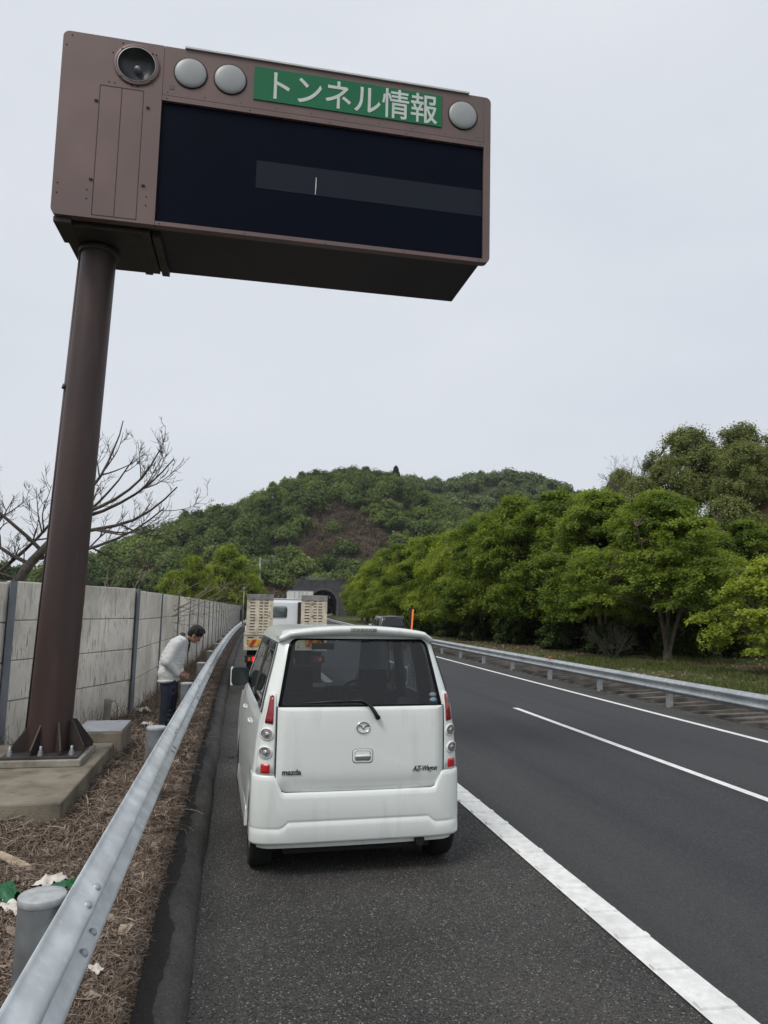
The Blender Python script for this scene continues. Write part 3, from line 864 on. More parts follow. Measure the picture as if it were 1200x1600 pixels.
PXs, PYs, PZs = -1.80, 8.27, 0.235
sg = thing('information_sign', 'big brown overhead information sign with dark display and green panel on a single pole', 'sign', (PXs, PYs, PZs))
mb = MB(); mb.bb(-.43, .36, -.43, .40, 0, .07); mb.build('mortar_pad', M['pad'], sg, bevel=.01)
mb = MB(); mb.bb(-.40, .32, -.39, .37, .072, .098); mb.build('base_plate', M['plate'], sg, bevel=.003)
mb = MB(); mb.lathe([(.217, .09), (.215, 1.0), (.203, 3), (.190, 5.80)], 40); po = mb.build('pole', M['pole'], sg); po.rotation_euler = (0, R(1.4), 0); po.location = (-.052, 0, 0)
for k in range(8):
    a = R(22.5 + 45 * k); d = Vector((math.cos(a), math.sin(a), 0)); s = Vector((-d.y, d.x, 0)) * .009
    mb = MB()
    rr = .36 if k % 2 else .40
    pl = [(.18, .10), (rr, .10), (rr, .15), (.215, .40), (.18, .40)]
    mb.prism(pl, lambda u, v: d * u + s + Vector((0, 0, v)), lambda u, v: d * u - s + Vector((0, 0, v)))
    mb.build('gusset', M['pole_base'], sg)
for (x, y) in ((-.33, -.32), (-.04, -.33), (.25, -.32), (.26, .0), (.25, .30), (-.04, .31), (-.33, .30), (-.34, 0)):
    mb = MB(); mb.lathe([(.028, .098), (.028, .118), (.001, .118)], 6, T=Matrix.Translation((x, y, 0)), smooth=False)
    mb.lathe([(.024, .118), (.024, .143), (.001, .143)], 6, T=Matrix.Translation((x, y, 0)), smooth=False)
    mb.lathe([(.013, .143), (.013, .19), (.001, .192)], 10, T=Matrix.Translation((x, y, 0)))
    mb.build('anchor_bolt', M['lid'], sg)
mb = MB(); mb.tube([(-.285, .05, .1), (-.125, .05, 5.7)], .02, 8); mb.tube([(-.175, .0, 4.0), (-.165, .0, 4.05)], .03, 8); mb.build('cable_pipe', M['pole'], sg)
# board frame: u right, v up, w towards the viewer
A = Vector((1, -.012, 0)).normalized(); Fn = Vector((-.012, -.999, -.035)).normalized(); U = Fn.cross(A) * -1
if U.z < 0: U = -U
BL = Vector((-2.509 * K - PXs, 9.1 * K - PYs, 1.84 + (6.756 - 1.84) * K - PZs))
def S(u, v, w=0.0): return BL + A * u + U * v + Fn * w
TS = Matrix((A, U, Fn)).transposed().to_4x4(); TS.translation = BL
W_, H_, D_ = 4.90, 2.106, 1.284
def plate(poly, w0, w1, name, m, bevel=0.0, parent=sg):
    mb = MB(); mb.prism(poly, lambda u, v: S(u, v, w0), lambda u, v: S(u, v, w1)); return mb.build(name, m, parent, bevel)
def rect(u0, u1, v0, v1): return [(u0, v0), (u1, v0), (u1, v1), (u0, v1)]
UL, UR, VB, VT, VS = 1.062, 4.815, .046, 1.458, 1.517
hcu, hcv = .778, 1.822
mb = MB(); og = rpoly(rect(0, UL, 0, H_), [.07, 0, 0, .07], 6, .06); og.sort(key=lambda p: math.atan2(p[1] - hcv, p[0] - hcu))
ci = []
for p in og:
    a = math.atan2(p[1] - hcv, p[0] - hcu); ci.append((hcu + .200 * math.cos(a), hcv + .200 * math.sin(a)))
n = len(og)
mb.add([S(*p, 0) for p in ci] + [S(*p, 0) for p in og] + [S(*p, -.10) for p in og] + [S(*p, -.09) for p in ci], [(i, (i + 1) % n, n + (i + 1) % n, n + i) for i in range(n)] + [(n + i, n + (i + 1) % n, 2 * n + (i + 1) % n, 2 * n + i) for i in range(n)] + [(i, (i + 1) % n, 3 * n + (i + 1) % n, 3 * n + i) for i in range(n)])
mb.build('side_panel', M['sign'], sg)
plate(rect(UL + .004, UR - .002, VS + .004, H_), -.10, 0, 'top_panel', M['sign'], .003)
fr = MB()
for r_ in (rect(UL + .004, UR, VT, VS), rect(UL + .004, UR, 0, VB)):
    fr.prism(r_, lambda u, v: S(u, v, -.10), lambda u, v: S(u, v, .002))
for k in range(5):
    for v in ((VT + VS) / 2, VB / 2):
        u = UL + .05 + (UR - UL - .1) * k / 4
        fr.lathe([(.008, 0), (.007, .005), (.001, .006)], 8, mi=1, T=TS @ Matrix.Translation((u, v, .002)))
fr.build('display_frame', [M['sign'], M['bolt']], sg)
plate(rpoly(rect(UR, W_, 0, H_), [0, .07, .07, 0], 6), -.10, .001, 'edge_panel', M['sign'], .004)
led = plate(rect(UL - .02, UR + .02, VB - .02, VT + .02), -.08, -.035, 'display_screen', M['led'])
plate(rect(2.127, UR + .001, .591, .922), -.034, -.032, 'message_strip', M['led_strip'], parent=led)
plate([(2.800, .598), (2.806, .598), (2.812, .70), (2.811, .808), (2.803, .808), (2.800, .69)], -.0315, -.030, 'scratch', M['white'], parent=led)
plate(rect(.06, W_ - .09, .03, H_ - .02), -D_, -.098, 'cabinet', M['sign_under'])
# underside brackets by the pole
mb = MB()
mb.prism(rect(.06, 1.0, -.05, .03), lambda u, v: S(u, v, -.14), lambda u, v: S(u, v, -1.18))
for u in (.16, .82, 1.02):
    mb.prism(rect(u, u + .09, -.055, .03), lambda a_, v: S(a_, v, -.2), lambda a_, v: S(a_, v, -1.22))
mb.prism(rect(.02, .20, -.06, 0), lambda u, v: S(u, v, -.05), lambda u, v: S(u, v, -.55))
c0 = S(.0, .0)
mb.lathe([(.18, 5.60), (.225, 5.61), (.225, 5.66), (.18, 5.66)], 28, T=Matrix.Translation((.088, 0, 0)))
mb.build('mounting_bracket', M['pole_base'], sg, .004)
plate(rect(1.285, 4.62, H_ + .002, H_ + .022), -.35, .02, 'top_strip', M['cap'])
plate(rect(.06, W_ - .06, H_ - .02, H_ + .001), -D_, -.1, 'roof_sheet', M['sign'])
# maintenance door drawn by its gaps, hinges and screws
mb = MB(); g = .005
for (u0, u1, v0, v1) in ((.41, .866, 1.527, 1.527 + g), (.41, .866, .033, .033 + g), (.41, .41 + g, .033, 1.53), (.866, .866 + g, .033, 1.53), (.637, .637 + g, .033, 1.53)):
    mb.prism(rect(u0, u1, v0, v1), lambda u, v: S(u, v, 0), lambda u, v: S(u, v, .0025))
for v in (.42, 1.33):
    for u in (.365, .905): mb.prism(rect(u, u + .035, v, v + .02), lambda a_, b_: S(a_, b_, 0), lambda a_, b_: S(a_, b_, .01))
for (u, v) in ((.05, .35), (.05, .24), (.35, .31), (.35, .21), (.96, .31), (.96, .21), (.50, 1.58), (.56, 1.58), (.74, 1.57), (.80, 1.57), (.09, 2.06), (.04, 1.94), (.62, 2.06), (.52, 1.93), (.61, 1.98), (.98, 1.98)):
    mb.lathe([(.0075, 0), (.007, .005), (.001, .006)], 8, T=TS @ Matrix.Translation((u, v, 0)))
mb.build('door', M['seam'], sg)
# horn loudspeaker
hc = TS @ Matrix.Translation((.778, 1.822, 0))
mb = MB(); mb.lathe([(.245, 0), (.245, .012), (.205, .016), (.200, .004)], 40, T=hc)
for k in range(4):
    a = R(45 + 90 * k); mb.lathe([(.012, 0), (.011, .022), (.001, .024)], 8, T=hc @ Matrix.Translation((.225 * math.cos(a), .225 * math.sin(a), 0)))
hr = mb.build('speaker_ring', M['sign'], sg)
mb = MB(); mb.lathe([(.200, .004), (.185, -.03), (.14, -.07), (.09, -.088), (.05, -.092), (.001, -.093)], 40, T=hc)
mb.build('speaker_cone', M['horn'], hr)
mb = MB(); mb.lathe([(.206, .012), (.206, .020), (.198, .020)], 40, T=hc); mb.build('speaker_rim', M['lid'], hr)
mb = MB(); mb.lathe([(.045, -.092), (.035, -.05), (.018, -.03), (.001, -.028)], 14, T=hc); mb.build('speaker_throat', M['lid'], hr)
for u in (1.357, 1.793, 4.543):
    T_ = TS @ Matrix.Translation((u, 1.821, 0))
    mb = MB(); mb.lathe([(.186, 0), (.186, .008), (.172, .010)], 36, T=T_); o = mb.build('beacon', M['seam'], sg)
    mb = MB(); mb.lathe([(.174 * math.cos(R(a)), .008 + .035 * math.sin(R(a))) for a in range(0, 90, 9)] + [(.001, .043)], 36, T=T_); mb.build('lens', M['lamp_glass'], o)
gp = plate(rect(2.058, 4.279, 1.626, 2.028), .0005, .012, 'name_panel', M['green'], .002)
text_mesh('トンネル情報', .392, 'lettering', M['white'], gp, TS @ Matrix.Translation((2.170, 1.680, .0135)), extrude=.0015, offset=.0035, xs=.875)
mb = MB()
for k in range(10): mb.lathe([(.007, 0), (.006, .004), (.001, .005)], 8, T=TS @ Matrix.Translation((1.12 + .4 * k, 1.56, 0)))
mb.prism(rect(1.14, 1.19, 1.60, 1.65), lambda u, v: S(u, v, 0), lambda u, v: S(u, v, .004))
mb.build('screw', M['bolt'], sg)

# ------------------------------------------------------------------ box-shaped small car (shell used for both cars)
def make_shell(P):
    """rings of the body: half width, rear y, front y by height"""
    zs, w, yr, yf, rr, rf = P['z'], P['w'], P['yr'], P['yf'], P['rr'], P['rf']
    def I(t, z): return float(np.interp(z, zs, t))
    return dict(W=lambda z: I(w, z), YR=lambda z: I(yr, z), YF=lambda z: I(yf, z), RR=lambda z: I(rr, z), RF=lambda z: I(rf, z), zs=zs)
CARP = dict(z=[.20, .30, .45, .60, .68, .75, .85, .95, 1.0, 1.06, 1.13, 1.20, 1.30, 1.40, 1.50, 1.57, 1.62, 1.66],
            w=[.720, .738, .745, .745, .743, .739, .732, .722, .716, .708, .698, .685, .662, .636, .611, .594, .577, .550],
            yr=[.075, .06, .06, .062, .05, .047, .047, .048, .05, .053, .058, .072, .102, .132, .165, .19, .215, .25],
            yf=[3.33, 3.36, 3.37, 3.36, 3.35, 3.33, 3.30, 3.22, 2.78, 2.62, 2.54, 2.46, 2.35, 2.25, 2.15, 2.08, 2.02, 1.94],
            rr=[.12] * 10 + [.11, .10, .10, .10, .10, .10, .11, .14], rf=[.25] * 8 + [.22, .2, .18, .16, .15, .14, .13, .12, .12, .14])
sh = make_shell(CARP)
CROWN = .030
def RS(x, z, off=0.0):      # rear face of the body
    def raw(x, z):
        w, r = sh['W'](z), sh['RR'](z)
        ax = min(abs(x), w - .0005)
        y = sh['YR'](z) + CROWN * (ax / w) ** 2
        e = ax - (w - r)
        if e > 0: y += r - math.sqrt(max(0, r * r - e * e))
        return y
    y = raw(x, z)
    if off:
        gx = (raw(x + .004, z) - raw(x - .004, z)) / .008; gz = (raw(x, z + .01) - raw(x, z - .01)) / .02
        gx = max(-3, min(3, gx))
        n = Vector((gx, -1, gz)).normalized()
        return (x + n.x * off, y + n.y * off, z + n.z * off)
    return (x, y, z)
def SSide(sgn):
    def f(y, z, off=0.0):
        w = sh['W'](z) + .012 * math.sin(math.pi * min(1, max(0, (y - .2) / 2.9))) * (1 if z < 1.1 else .3)
        return (sgn * (w + off), y, z)
    return f
AX_R, AX_F, WR, ARCHR = .42, 2.78, .272, .315
NS = 44
def shell_mesh():
    zs = [.20, .30, .38, .45, .53, .60, .68, .75, .85, .95, 1.0, 1.06, 1.13, 1.20, 1.30, 1.40, 1.50, 1.57, 1.62, 1.66]
    vs, idx = [], []
    nR, nC = 14, 7
    for z in zs:
        w, yr, yf, rr, rf = sh['W'](z), sh['YR'](z), sh['YF'](z), sh['RR'](z), sh['RF'](z)
        ring = []
        for k in range(nR + 1):                                    # rear face, left to right
            x = -(w - rr) + 2 * (w - rr) * k / nR
            ring.append((x, RS(x, z)[1], 'r', k))
        for k in range(1, nC):
            a = math.pi / 2 * k / nC
            x = (w - rr) + rr * math.sin(a); ring.append((x, RS(x, z)[1], 'c', k))
        y0 = yr + CROWN + rr; y1 = yf - rf
        for k in range(NS + 1):
            y = y0 + (y1 - y0) * k / NS
            ring.append((SSide(1)(y, z)[0], y, 'R', k))
        for k in range(1, nC):
            a = math.pi / 2 * k / nC
            ring.append((w - rf + rf * math.cos(a), y1 + rf * math.sin(a), 'c', k))
        for k in range(nR + 1):
            x = (w - rf) - 2 * (w - rf) * k / nR
            ring.append((x, yf + .03 * (1 - (x / w) ** 2), 'f', k))
        for k in range(1, nC):
            a = math.pi / 2 * k / nC
            ring.append((-(w - rf) - rf * math.sin(a), y1 + rf * math.cos(a), 'c', k))
        for k in range(NS + 1):
            y = y1 + (y0 - y1) * k / NS
            ring.append((SSide(-1)(y, z)[0], y, 'L', NS - k))
        for k in range(1, nC):
            a = math.pi / 2 * k / nC
            x = -(w - rr) - rr * math.cos(a); ring.append((x, RS(x, z)[1], 'c', k))
        idx.append(ring)
    n = len(idx[0]); mb = MB()
    for zi, z in enumerate(zs):
        for (x, y, t, k) in idx[zi]:
            zz = z
            if t in 'RL' and z < .75:      # the sill rises over the wheels
                zb = .20
                for ay in (AX_R, AX_F):
                    d = abs(y - ay)
                    if d < ARCHR: zb = max(zb, .27 + math.sqrt(ARCHR ** 2 - d * d))
                zz = zb + (z - .20) / .55 * (.75 - zb) if zb < .75 else z
            mb.v.append((x, y, zz))
    for zi in range(len(zs) - 1):
        z0, z1 = zs[zi], zs[zi + 1]
        for i in range(n):
            j = (i + 1) % n
            t, k = idx[zi][i][2], idx[zi][i][3]; t2 = idx[zi][j][2]
            hole = False
            if t == 'r' and t2 == 'r' and 1.12 < z0 and z1 <= 1.63: hole = True
            if t == t2 and t in 'RL' and 1.12 < z0 and z1 <= 1.58:
                kk = k if t == 'R' else k - 1
                if 2 <= kk <= 15 or 18 <= kk <= 39: hole = True
            if t == 'f' and t2 == 'f' and 1.05 < z0 and z1 <= 1.58 and 1 <= k <= nR - 2: hole = True
            if hole: continue
            mb.f.append([zi * n + i, zi * n + j, (zi + 1) * n + j, (zi + 1) * n + i]); mb.m.append(0); mb.sm.append(True)
    prev = (len(zs) - 1) * n
    top = idx[-1]; cyy = (min(p[1] for p in top) + max(p[1] for p in top)) / 2
    for s, z in ((.96, 1.675), (.85, 1.688), (.6, 1.698), (.3, 1.702)):
        b = len(mb.v)
        for (x, y, t, k) in top: mb.v.append((x * s, cyy + (y - cyy) * s, z))
        for i in range(n):
            j = (i + 1) % n
            mb.f.append([prev + i, prev + j, b + j, b + i]); mb.m.append(0); mb.sm.append(True)
        prev = b
    mb.f.append([prev + i for i in range(n)]); mb.m.append(0); mb.sm.append(True)
    return mb

def side_y(t, z):   # position along the side glass, 0 rear .. 1 front
    y0 = sh['YR'](z) + CROWN + sh['RR'](z); y1 = sh['YF'](z) - sh['RF'](z)
    return y0 + (y1 - y0) * t
def wheel(parent, x, y, rad=WR, wid=.16, name='wheel', mats=None):
    s = 1 if x > 0 else -1
    T_ = Matrix.Translation((x, y, rad)) @ Matrix.Rotation(R(90 * s), 4, 'Y')
    mb = MB(); mb.lathe([(rad * .66, -wid / 2), (rad * .93, -wid / 2), (rad * .985, -wid * .38), (rad, -wid * .25), (rad, wid * .25), (rad * .985, wid * .38), (rad * .93, wid / 2), (rad * .66, wid / 2), (rad * .64, 0)], 36, T=T_)
    wo = mb.build('wheel', M['rubber'], parent)
    mb = MB(); mb.lathe([(rad * .67, wid * .46), (rad * .62, wid * .36), (rad * .25, wid * .30), (rad * .1, wid * .42), (.001, wid * .44)], 30, T=T_)
    mb.build('rim', M['rim'], wo)
    return wo

car = thing('car', 'white box-shaped small car parked on the shoulder, seen from behind', 'car', (.932, 5.12, 0), R(1.5))
car.scale = (1.008, 1, 1)
shell_mesh().build('body', M['paint'], car)
mb = MB(); mb.bb(-.66, .66, .14, 3.2, .19, .30); mb.bb(-.60, .60, .75, 2.4, .30, .5); mb.bb(-.52, .52, .10, .75, .16, .5); mb.bb(-.5, .5, .38, .46, .22, .30)
mb.build('underbody', M['under'], car)
mb = MB()
for y in (AX_R, AX_F):
    for s in (-1, 1): mb.bb(s * .58 - .10, s * .58 + .10, y - .24, y + .30, .3, .62)
mb.build('wheel_housing', M['under'], car)
for x in (-.66, .66):
    for y in (AX_R, AX_F): wheel(car, x, y)
# rear bumper: swept along the rear from side to side
mb = MB(); xs = []
per = []
w_ = .746
for k in range(7): per.append(('s', -1, .30 - .13 * k / 6))
nb = 60
for k in range(nb + 1): per.append(('x', -math.cos(math.pi * k / nb), 0))
for k in range(7): per.append(('s', 1, .17 + .13 * k / 6))
prevn = None; rows = []
def bump_pt(x, z, off, side=None, sy=0):
    if side is not None:
        return (side * (sh['W'](z) + off), sy, z)
    p = RS(x, min(z, .60) if z < .60 else z, 0)
    return p
for (t, a, b_) in per:
    if t == 'x': ax = abs(a) * (w_ - .0)
    else: ax = w_
    s = sst(.545, .605, ax) if t == 'x' else 1
    zt = .572 + (.692 - .572) * s
    mid = 1 - sst(.50, .545, ax) if t == 'x' else 0
    lip = .338 + .042 * mid
    prf = [(-.01, zt), (.010, zt - .002), (.018, zt - .010), (.022, zt - .04), (.023, (zt + lip) / 2), (.024, lip + .022), (.021, lip + .008), (.017, lip + .001), (.0225, lip - .005), (.0245, lip - .04), (.0245, .254), (.020, .242), (.0, .232), (-.1, .232)]
    row = []
    for (o, z) in prf:
        if t == 's': row.append((a * (w_ - .005 + o * .55), b_, z))
        else:
            # plan outline as one rounded superellipse
            ang = math.asin(max(-1, min(1, a)))
            x = a * (w_ - .005)
            ex = (1 - abs(a) ** 8) ** (1 / 2.3)
            y = .17 - (.17 - .055) * ex + .0
            nx_, ny_ = (a ** 3) * .9, -(1 - abs(a) ** 6)
            ln = math.hypot(nx_, ny_) or 1
            k_ = o if o > -.05 else -.08
            row.append((x + nx_ / ln * k_ * .6, y + ny_ / ln * k_, z))
    rows.append(row)
k = len(rows[0])
for row in rows: mb.v += row
for i in range(len(rows) - 1):
    for j in range(k - 1):
        mb.f.append([i * k + j, i * k + j + 1, (i + 1) * k + j + 1, (i + 1) * k + j]); mb.m.append(0); mb.sm.append(True)
bmp = mb.build('rear_bumper', M['paint'], car)
# side skirts
for s in (-1, 1):
    mb = MB(); mb.prism([(.75, .17), (2.42, .17), (2.40, .30), (2.3, .345), (.85, .345), (.76, .30)], lambda y, z: (s * .70, y, z), lambda y, z: (s * (.758 if z < .33 else .735), y, z)); mb.build('side_skirt', M['paint'], car, .008)
# tailgate
gp_ = rpoly([(-.592, 1.146), (.606, 1.146), (.606, .575), (-.592, .575)], [.004, .004, .085, .085], 8, .03)
gg = rpoly([(-.600, 1.152), (.614, 1.152), (.614, .566), (-.600, .566)], [.004, .004, .09, .09], 8, .03)
mb = MB(); mb.patch(gg, RS, .0015, 6, rim=True, inner=.9); tg_gap = mb
tg = MB()
def RST(x, z, off=0.0):
    p = RS(x, z, off)
    t = max(0, .662 - z)
    return (p[0], p[1] + t * .12, p[2])
def RSG(x, z, off=0.0):
    return RST(x, z, off)
tg.patch(gp_, RSG, .016, 9)
gate = tg.build('tailgate', M['paint'], car)
gapo = MB(); gapo.patch(gg, RSG, .0125, 2, inner=.94); gapo.build('gate_gap', M['gap'], gate)
# rear window: dark glass with black border
gl_ = rpoly([(-.594, 1.150), (.606, 1.150), (.524, 1.620), (-.508, 1.620)], [.012, .012, .07, .07], 8, .03)
mb = MB(); mb.patch(gl_, RS, .006, 2, mi=1, inner=.955)
cgl = (sum(p[0] for p in gl_) / len(gl_), sum(p[1] for p in gl_) / len(gl_))
inn = [(cgl[0] + (p[0] - cgl[0]) * .955, cgl[1] + (p[1] - cgl[1]) * .955) for p in gl_]
mb.patch(inn, RS, .006, 7, mi=0, rim=False)
mb.build('rear_window', [M['glass_rear'], M['frit']], gate)
# emblem: ring with a winged stroke
def on_gate(cx_, cz_):
    return lambda u, v, off=0.0: RSG(cx_ + u, cz_ + v, .016 + off)
mb = MB(); e = on_gate(.010, 1.006)
pts = [Vector(e(.046 * math.cos(a), .037 * math.sin(a), .004)) for a in np.linspace(0, 2 * math.pi, 33)]
mb.tube(pts, .0052, 8)
wing = [(-.042, .006), (-.030, .011), (-.016, .006), (-.005, -.010), (0, -.017), (.005, -.010), (.016, .006), (.030, .011), (.042, .006)]
wb = [(-.043, .012), (-.030, .0185), (-.012, .013), (-.003, -.002), (0, -.007), (.003, -.002), (.012, .013), (.030, .0185), (.043, .012)]
mb.prism(wb + wing[::-1], lambda u, v: e(u, v, 0), lambda u, v: e(u, v, .006))
mb.build('emblem', M['chrome'], gate)
T_ = Matrix.Translation(Vector(RSG(-.475, .700, .018))) @ Matrix.Rotation(R(90), 4, 'X')
text_mesh('mazda', .052, 'badge', M['badge'], gate, Matrix.Translation(Vector(RSG(-.552, .697, .0190))) @ Matrix.Rotation(R(90), 4, 'X') @ Matrix.Rotation(R(-3.0), 4, 'Y'), extrude=.002, offset=.0014, xs=1.0)
text_mesh('AZ-Wagon', .050, 'badge', M['badge'], gate, Matrix.Translation(Vector(RSG(.378, .697, .0205))) @ Matrix.Rotation(R(90), 4, 'X') @ Matrix.Rotation(R(3.6), 4, 'Y'), extrude=.002, offset=.001, shear=.35, xs=.80)
mb = MB(); e = on_gate(.010, .812)
ring = rpoly([(-.074, -.048), (.074, -.048), (.074, .048), (-.074, .048)], .024, 6)
mb.patch(ring, e, .0015, 2, mi=1, inner=.90); mb.patch([(p[0] * .955, p[1] * .94) for p in ring], e, .004, 2, inner=.80)
inr = [(p[0] * .80, p[1] * .78) for p in ring]
mb.patch(inr, e, .0012, 3, mi=0)
mb.patch(rpoly([(-.056, -.030), (.056, -.030), (.056, -.004), (-.056, -.004)], .008, 3), e, .0022, 1, mi=2); mb.patch([(-.055, -.006), (.055, -.006), (.055, .004), (-.055, .004)], e, .010, 1, mi=0)  # grey bar paints the shade below the grip
mb.build('gate_handle', [M['paint'], M['gap'], M['lid']], gate)
# wiper
mb = MB(); e0 = RSG(.112, 1.062, .02); e1 = RS(.02, 1.178, .032)
mb.tube([RSG(.112, 1.075, .012), RSG(.112, 1.075, .045)], .017, 12)
mb.tube([RSG(.115, 1.066, .042), RSG(.085, 1.115, .045), RS(.045, 1.165, .040), RS(.0, 1.186, .034), RS(-.09, 1.187, .026)], [.016, .014, .011, .009, .008], 8)
mb.tube([RS(.02, 1.186, .024), RS(-.2, 1.183, .020), RS(-.42, 1.172, .016)], [.009, .011, .005], 6)
mb.build('wiper', M['black'], gate)
for (z, m_) in ((1.207, 'sticker_grey'), (1.172, 'sticker_blue')):
    mb = MB(); c_ = (.540, z + .015)
    mb.patch(ell(c_[0], c_[1], .027, .017), RS, .008, 2, mi=1); mb.patch(ell(c_[0], c_[1], .023, .0135), RS, .009, 2, mi=0)
    mb.build('sticker', [M[m_], M['sticker_grey']], gate)
# roof spoiler with brake light
mb = MB(); rows = []
for k in range(33):
    t = -1 + 2 * k / 32; a = abs(t)
    x = t * .585
    arc = .052 * (1 - a ** 2.2) - .03 * sst(.86, 1, a)
    zt = 1.665 + arc * 1.0; yb = .155 + .05 * a ** 3 + .035 * sst(.85, 1, a)
    th = .052 * (1 - .35 * a ** 4)
    rows.append([(x, yb + .34, zt - .005), (x, yb + .12, zt + .004), (x, yb + .03, zt), (x, yb - .012, zt - .010), (x, yb - .018, zt - .024), (x, yb - .004, zt - th), (x, yb + .05, zt - th - .012), (x, yb + .12, zt - th - .020)])
k = 8
for r_ in rows: mb.v += r_
for i in range(32):
    for j in range(k - 1):
        mb.f.append([i * k + j, i * k + j + 1, (i + 1) * k + j + 1, (i + 1) * k + j]); mb.m.append(0); mb.sm.append(True)
mb.f.append(list(range(k))); mb.m.append(0); mb.sm.append(False)
mb.f.append([32 * k + j for j in range(k)]); mb.m.append(0); mb.sm.append(False)
spo = mb.build('spoiler', M['paint'], car)
mb = MB(); mb.box((.02, .136, 1.692), (.20, .03, .026)); bl_ = mb.build('brake_light', M['brake'], spo, .006)
mb = MB()
for q in range(6): mb.bb(.02 - .085 + .03 * q, .02 - .061 + .03 * q, .1195, .1215, 1.686, 1.699)
mb.build('lens', M['clear'], bl_)
# tail lamp columns
for s in (-1, 1):
    cxo_ = .007
    def mir(pl): return [(s * p[0] + cxo_, p[1]) for p in pl]
    col = mir([(.611, 1.248), (.650, 1.238), (.680, 1.13), (.700, 1.0), (.718, .85), (.728, .700), (.611, .696)])
    mb = MB(); mb.patch(rpoly(col, .012, 4, .03), RS, .010, 4, base=-.002)
    lamp = mb.build('tail_lamp', M['paint'], car)
    mb = MB(); mb.patch(rpoly(mir([(.622, 1.228), (.645, 1.220), (.676, 1.040), (.626, 1.034)]), .006, 4, .02), RS, .016, 3, base=.008); mb.build('red_lens', M['red'], lamp)
    for z, xx in ((.968, .662), (.846, .670)):
        mb = MB(); c_ = (s * xx + cxo_, z)
        mb.patch(ell(c_[0], c_[1], .042, .042), RS, .018, 1, mi=1, inner=.82, base=.008)
        mb.patch(ell(c_[0], c_[1], .0345, .0345), RS, .0125, 3, mi=0, rim=False)
        mb.patch(ell(c_[0], c_[1], .014, .014, 12), RS, .020, 2, mi=2, base=.012)
        mb.build('round_lens', [M['clear'], M['paint'], M['chrome']], lamp)
    mb = MB(); mb.patch(rpoly(mir([(.642, .768), (.694, .768), (.696, .706), (.640, .706)]), .004, 3, .02), RS, .014, 2, base=.008); mb.build('reflector', M['red2'], lamp)
# side windows, pillars, doors, handles, mirrors
for s in (-1, 1):
    f_ = SSide(s)
    def pane(t0, t1, z0=1.118, z1=1.575):
        pl = []
        for q in range(9): z = z0 + (z1 - z0) * q / 8; pl.append((side_y(t0, z), z))
        for q in range(9): z = z1 - (z1 - z0) * q / 8; pl.append((side_y(t1, z), z))
        return pl
    bk = MB(); bk.patch(pane(-.02, .955, 1.105, 1.59), f_, .002, 1, inner=.975); bk.patch(pane(.352, .405, 1.12, 1.57), f_, .004, 2); bk.patch(pane(.88, .905, 1.12, 1.57), f_, .004, 2)
    bk.build('window_trim', M['black'], car)
    for (t0, t1) in ((.03, .35), (.408, .90)):
        mb = MB(); mb.patch(pane(t0, t1), f_, .0035, 4); mb.build('side_window', M['glass_rear'] if t0 < .1 else M['glass_clear'], car)
        mb = MB(); mb.patch(pane(t0 + .01, t1 - .01, 1.535, 1.585), f_, .012, 2, base=.004); mb.build('window_visor', M['black'], car)
    ln = MB()
    for t in (.02, .378, .82):
        ln.patch([(side_y(t, 1.1), 1.10), (side_y(t, 1.1) + .006, 1.10), (side_y(t, 1.1) + .006, .36), (side_y(t, 1.1), .36)], f_, .0015, 1)
    ln.build('door_gap', M['gap'], car)
    for t in (.30, .66):
        y = .17 + t * 2.4
        mb = MB(); mb.tube([f_(y, .93, 0), f_(y + .02, .932, .012), f_(y + .14, .935, .013), f_(y + .16, .935, 0)], .009, 8); mb.build('door_handle', M['paint'], car)
    mc = Vector((s * .785, 2.07, 1.185))
    mb = MB(); mb.prism(rpoly([(-.085, -.095), (.085, -.075), (.085, .085), (-.085, .095)] if s < 0 else [(-.085, -.075), (.085, -.095), (.085, .095), (-.085, .085)], .045, 6), lambda u, v: mc + Vector((u, -.03, v)), lambda u, v: mc + Vector((u * .8, .10, v * .85)))
    mb.tube([mc + Vector((-s * .06, .03, -.03)), Vector((s * .66, 2.12, 1.13))], .03, 8)
    mo = mb.build('wing_mirror', M['black'], car, .012)
    mb = MB(); mb.prism(rpoly([(-.092, -.08), (-.07, -.098), (-.07, .10), (-.092, .082)], .006, 2), lambda u, v: mc + Vector((u * (1 if s < 0 else -1), -.02, v)), lambda u, v: mc + Vector((u * .85 * (1 if s < 0 else -1), .10, v * .85))); mb.build('mirror_cap', M['paint'], mo, .006)
    mb = MB(); mb.prism(rpoly([(-.062, -.08), (.082, -.07), (.082, .076), (-.062, .082)], .035, 6), lambda u, v: mc + Vector((u * (1 if s < 0 else -1), -.034, v)), lambda u, v: mc + Vector((u * (1 if s < 0 else -1), -.031, v))); mb.build('mirror_glass', M['mirror'], mo)
# windshield, front lamps, grille
def FS(x, z, off=0.0):
    w = sh['W'](z); return (x, sh['YF'](z) + .03 * (1 - (x / w) ** 2) + off, z)
mb = MB(); mb.patch(rpoly([(-.58, 1.055), (.58, 1.055), (.50, 1.575), (-.50, 1.575)], .03, 5, .05), FS, .006, 5); mb.build('windshield', M['glass_clear'], car)
for s in (-1, 1):
    mb = MB(); mb.patch(rpoly([(s * .36, .70), (s * .64, .72), (s * .63, .90), (s * .38, .88)], .03, 5, .04), FS, .012, 4); mb.build('headlight', M['clear'], car)
mb = MB(); mb.patch(rpoly([(-.30, .70), (.30, .70), (.30, .84), (-.30, .84)], .03, 5, .05), FS, .008, 4); mb.build('grille', M['black'], car)
mb = MB(); mb.tube([(.44, .05, .215), (.44, .35, .225)], .030, 14, caps=False); mb.tube([(.44, .045, .215), (.44, .10, .215)], .034, 14); mb.build('exhaust_pipe', M['under'], car)
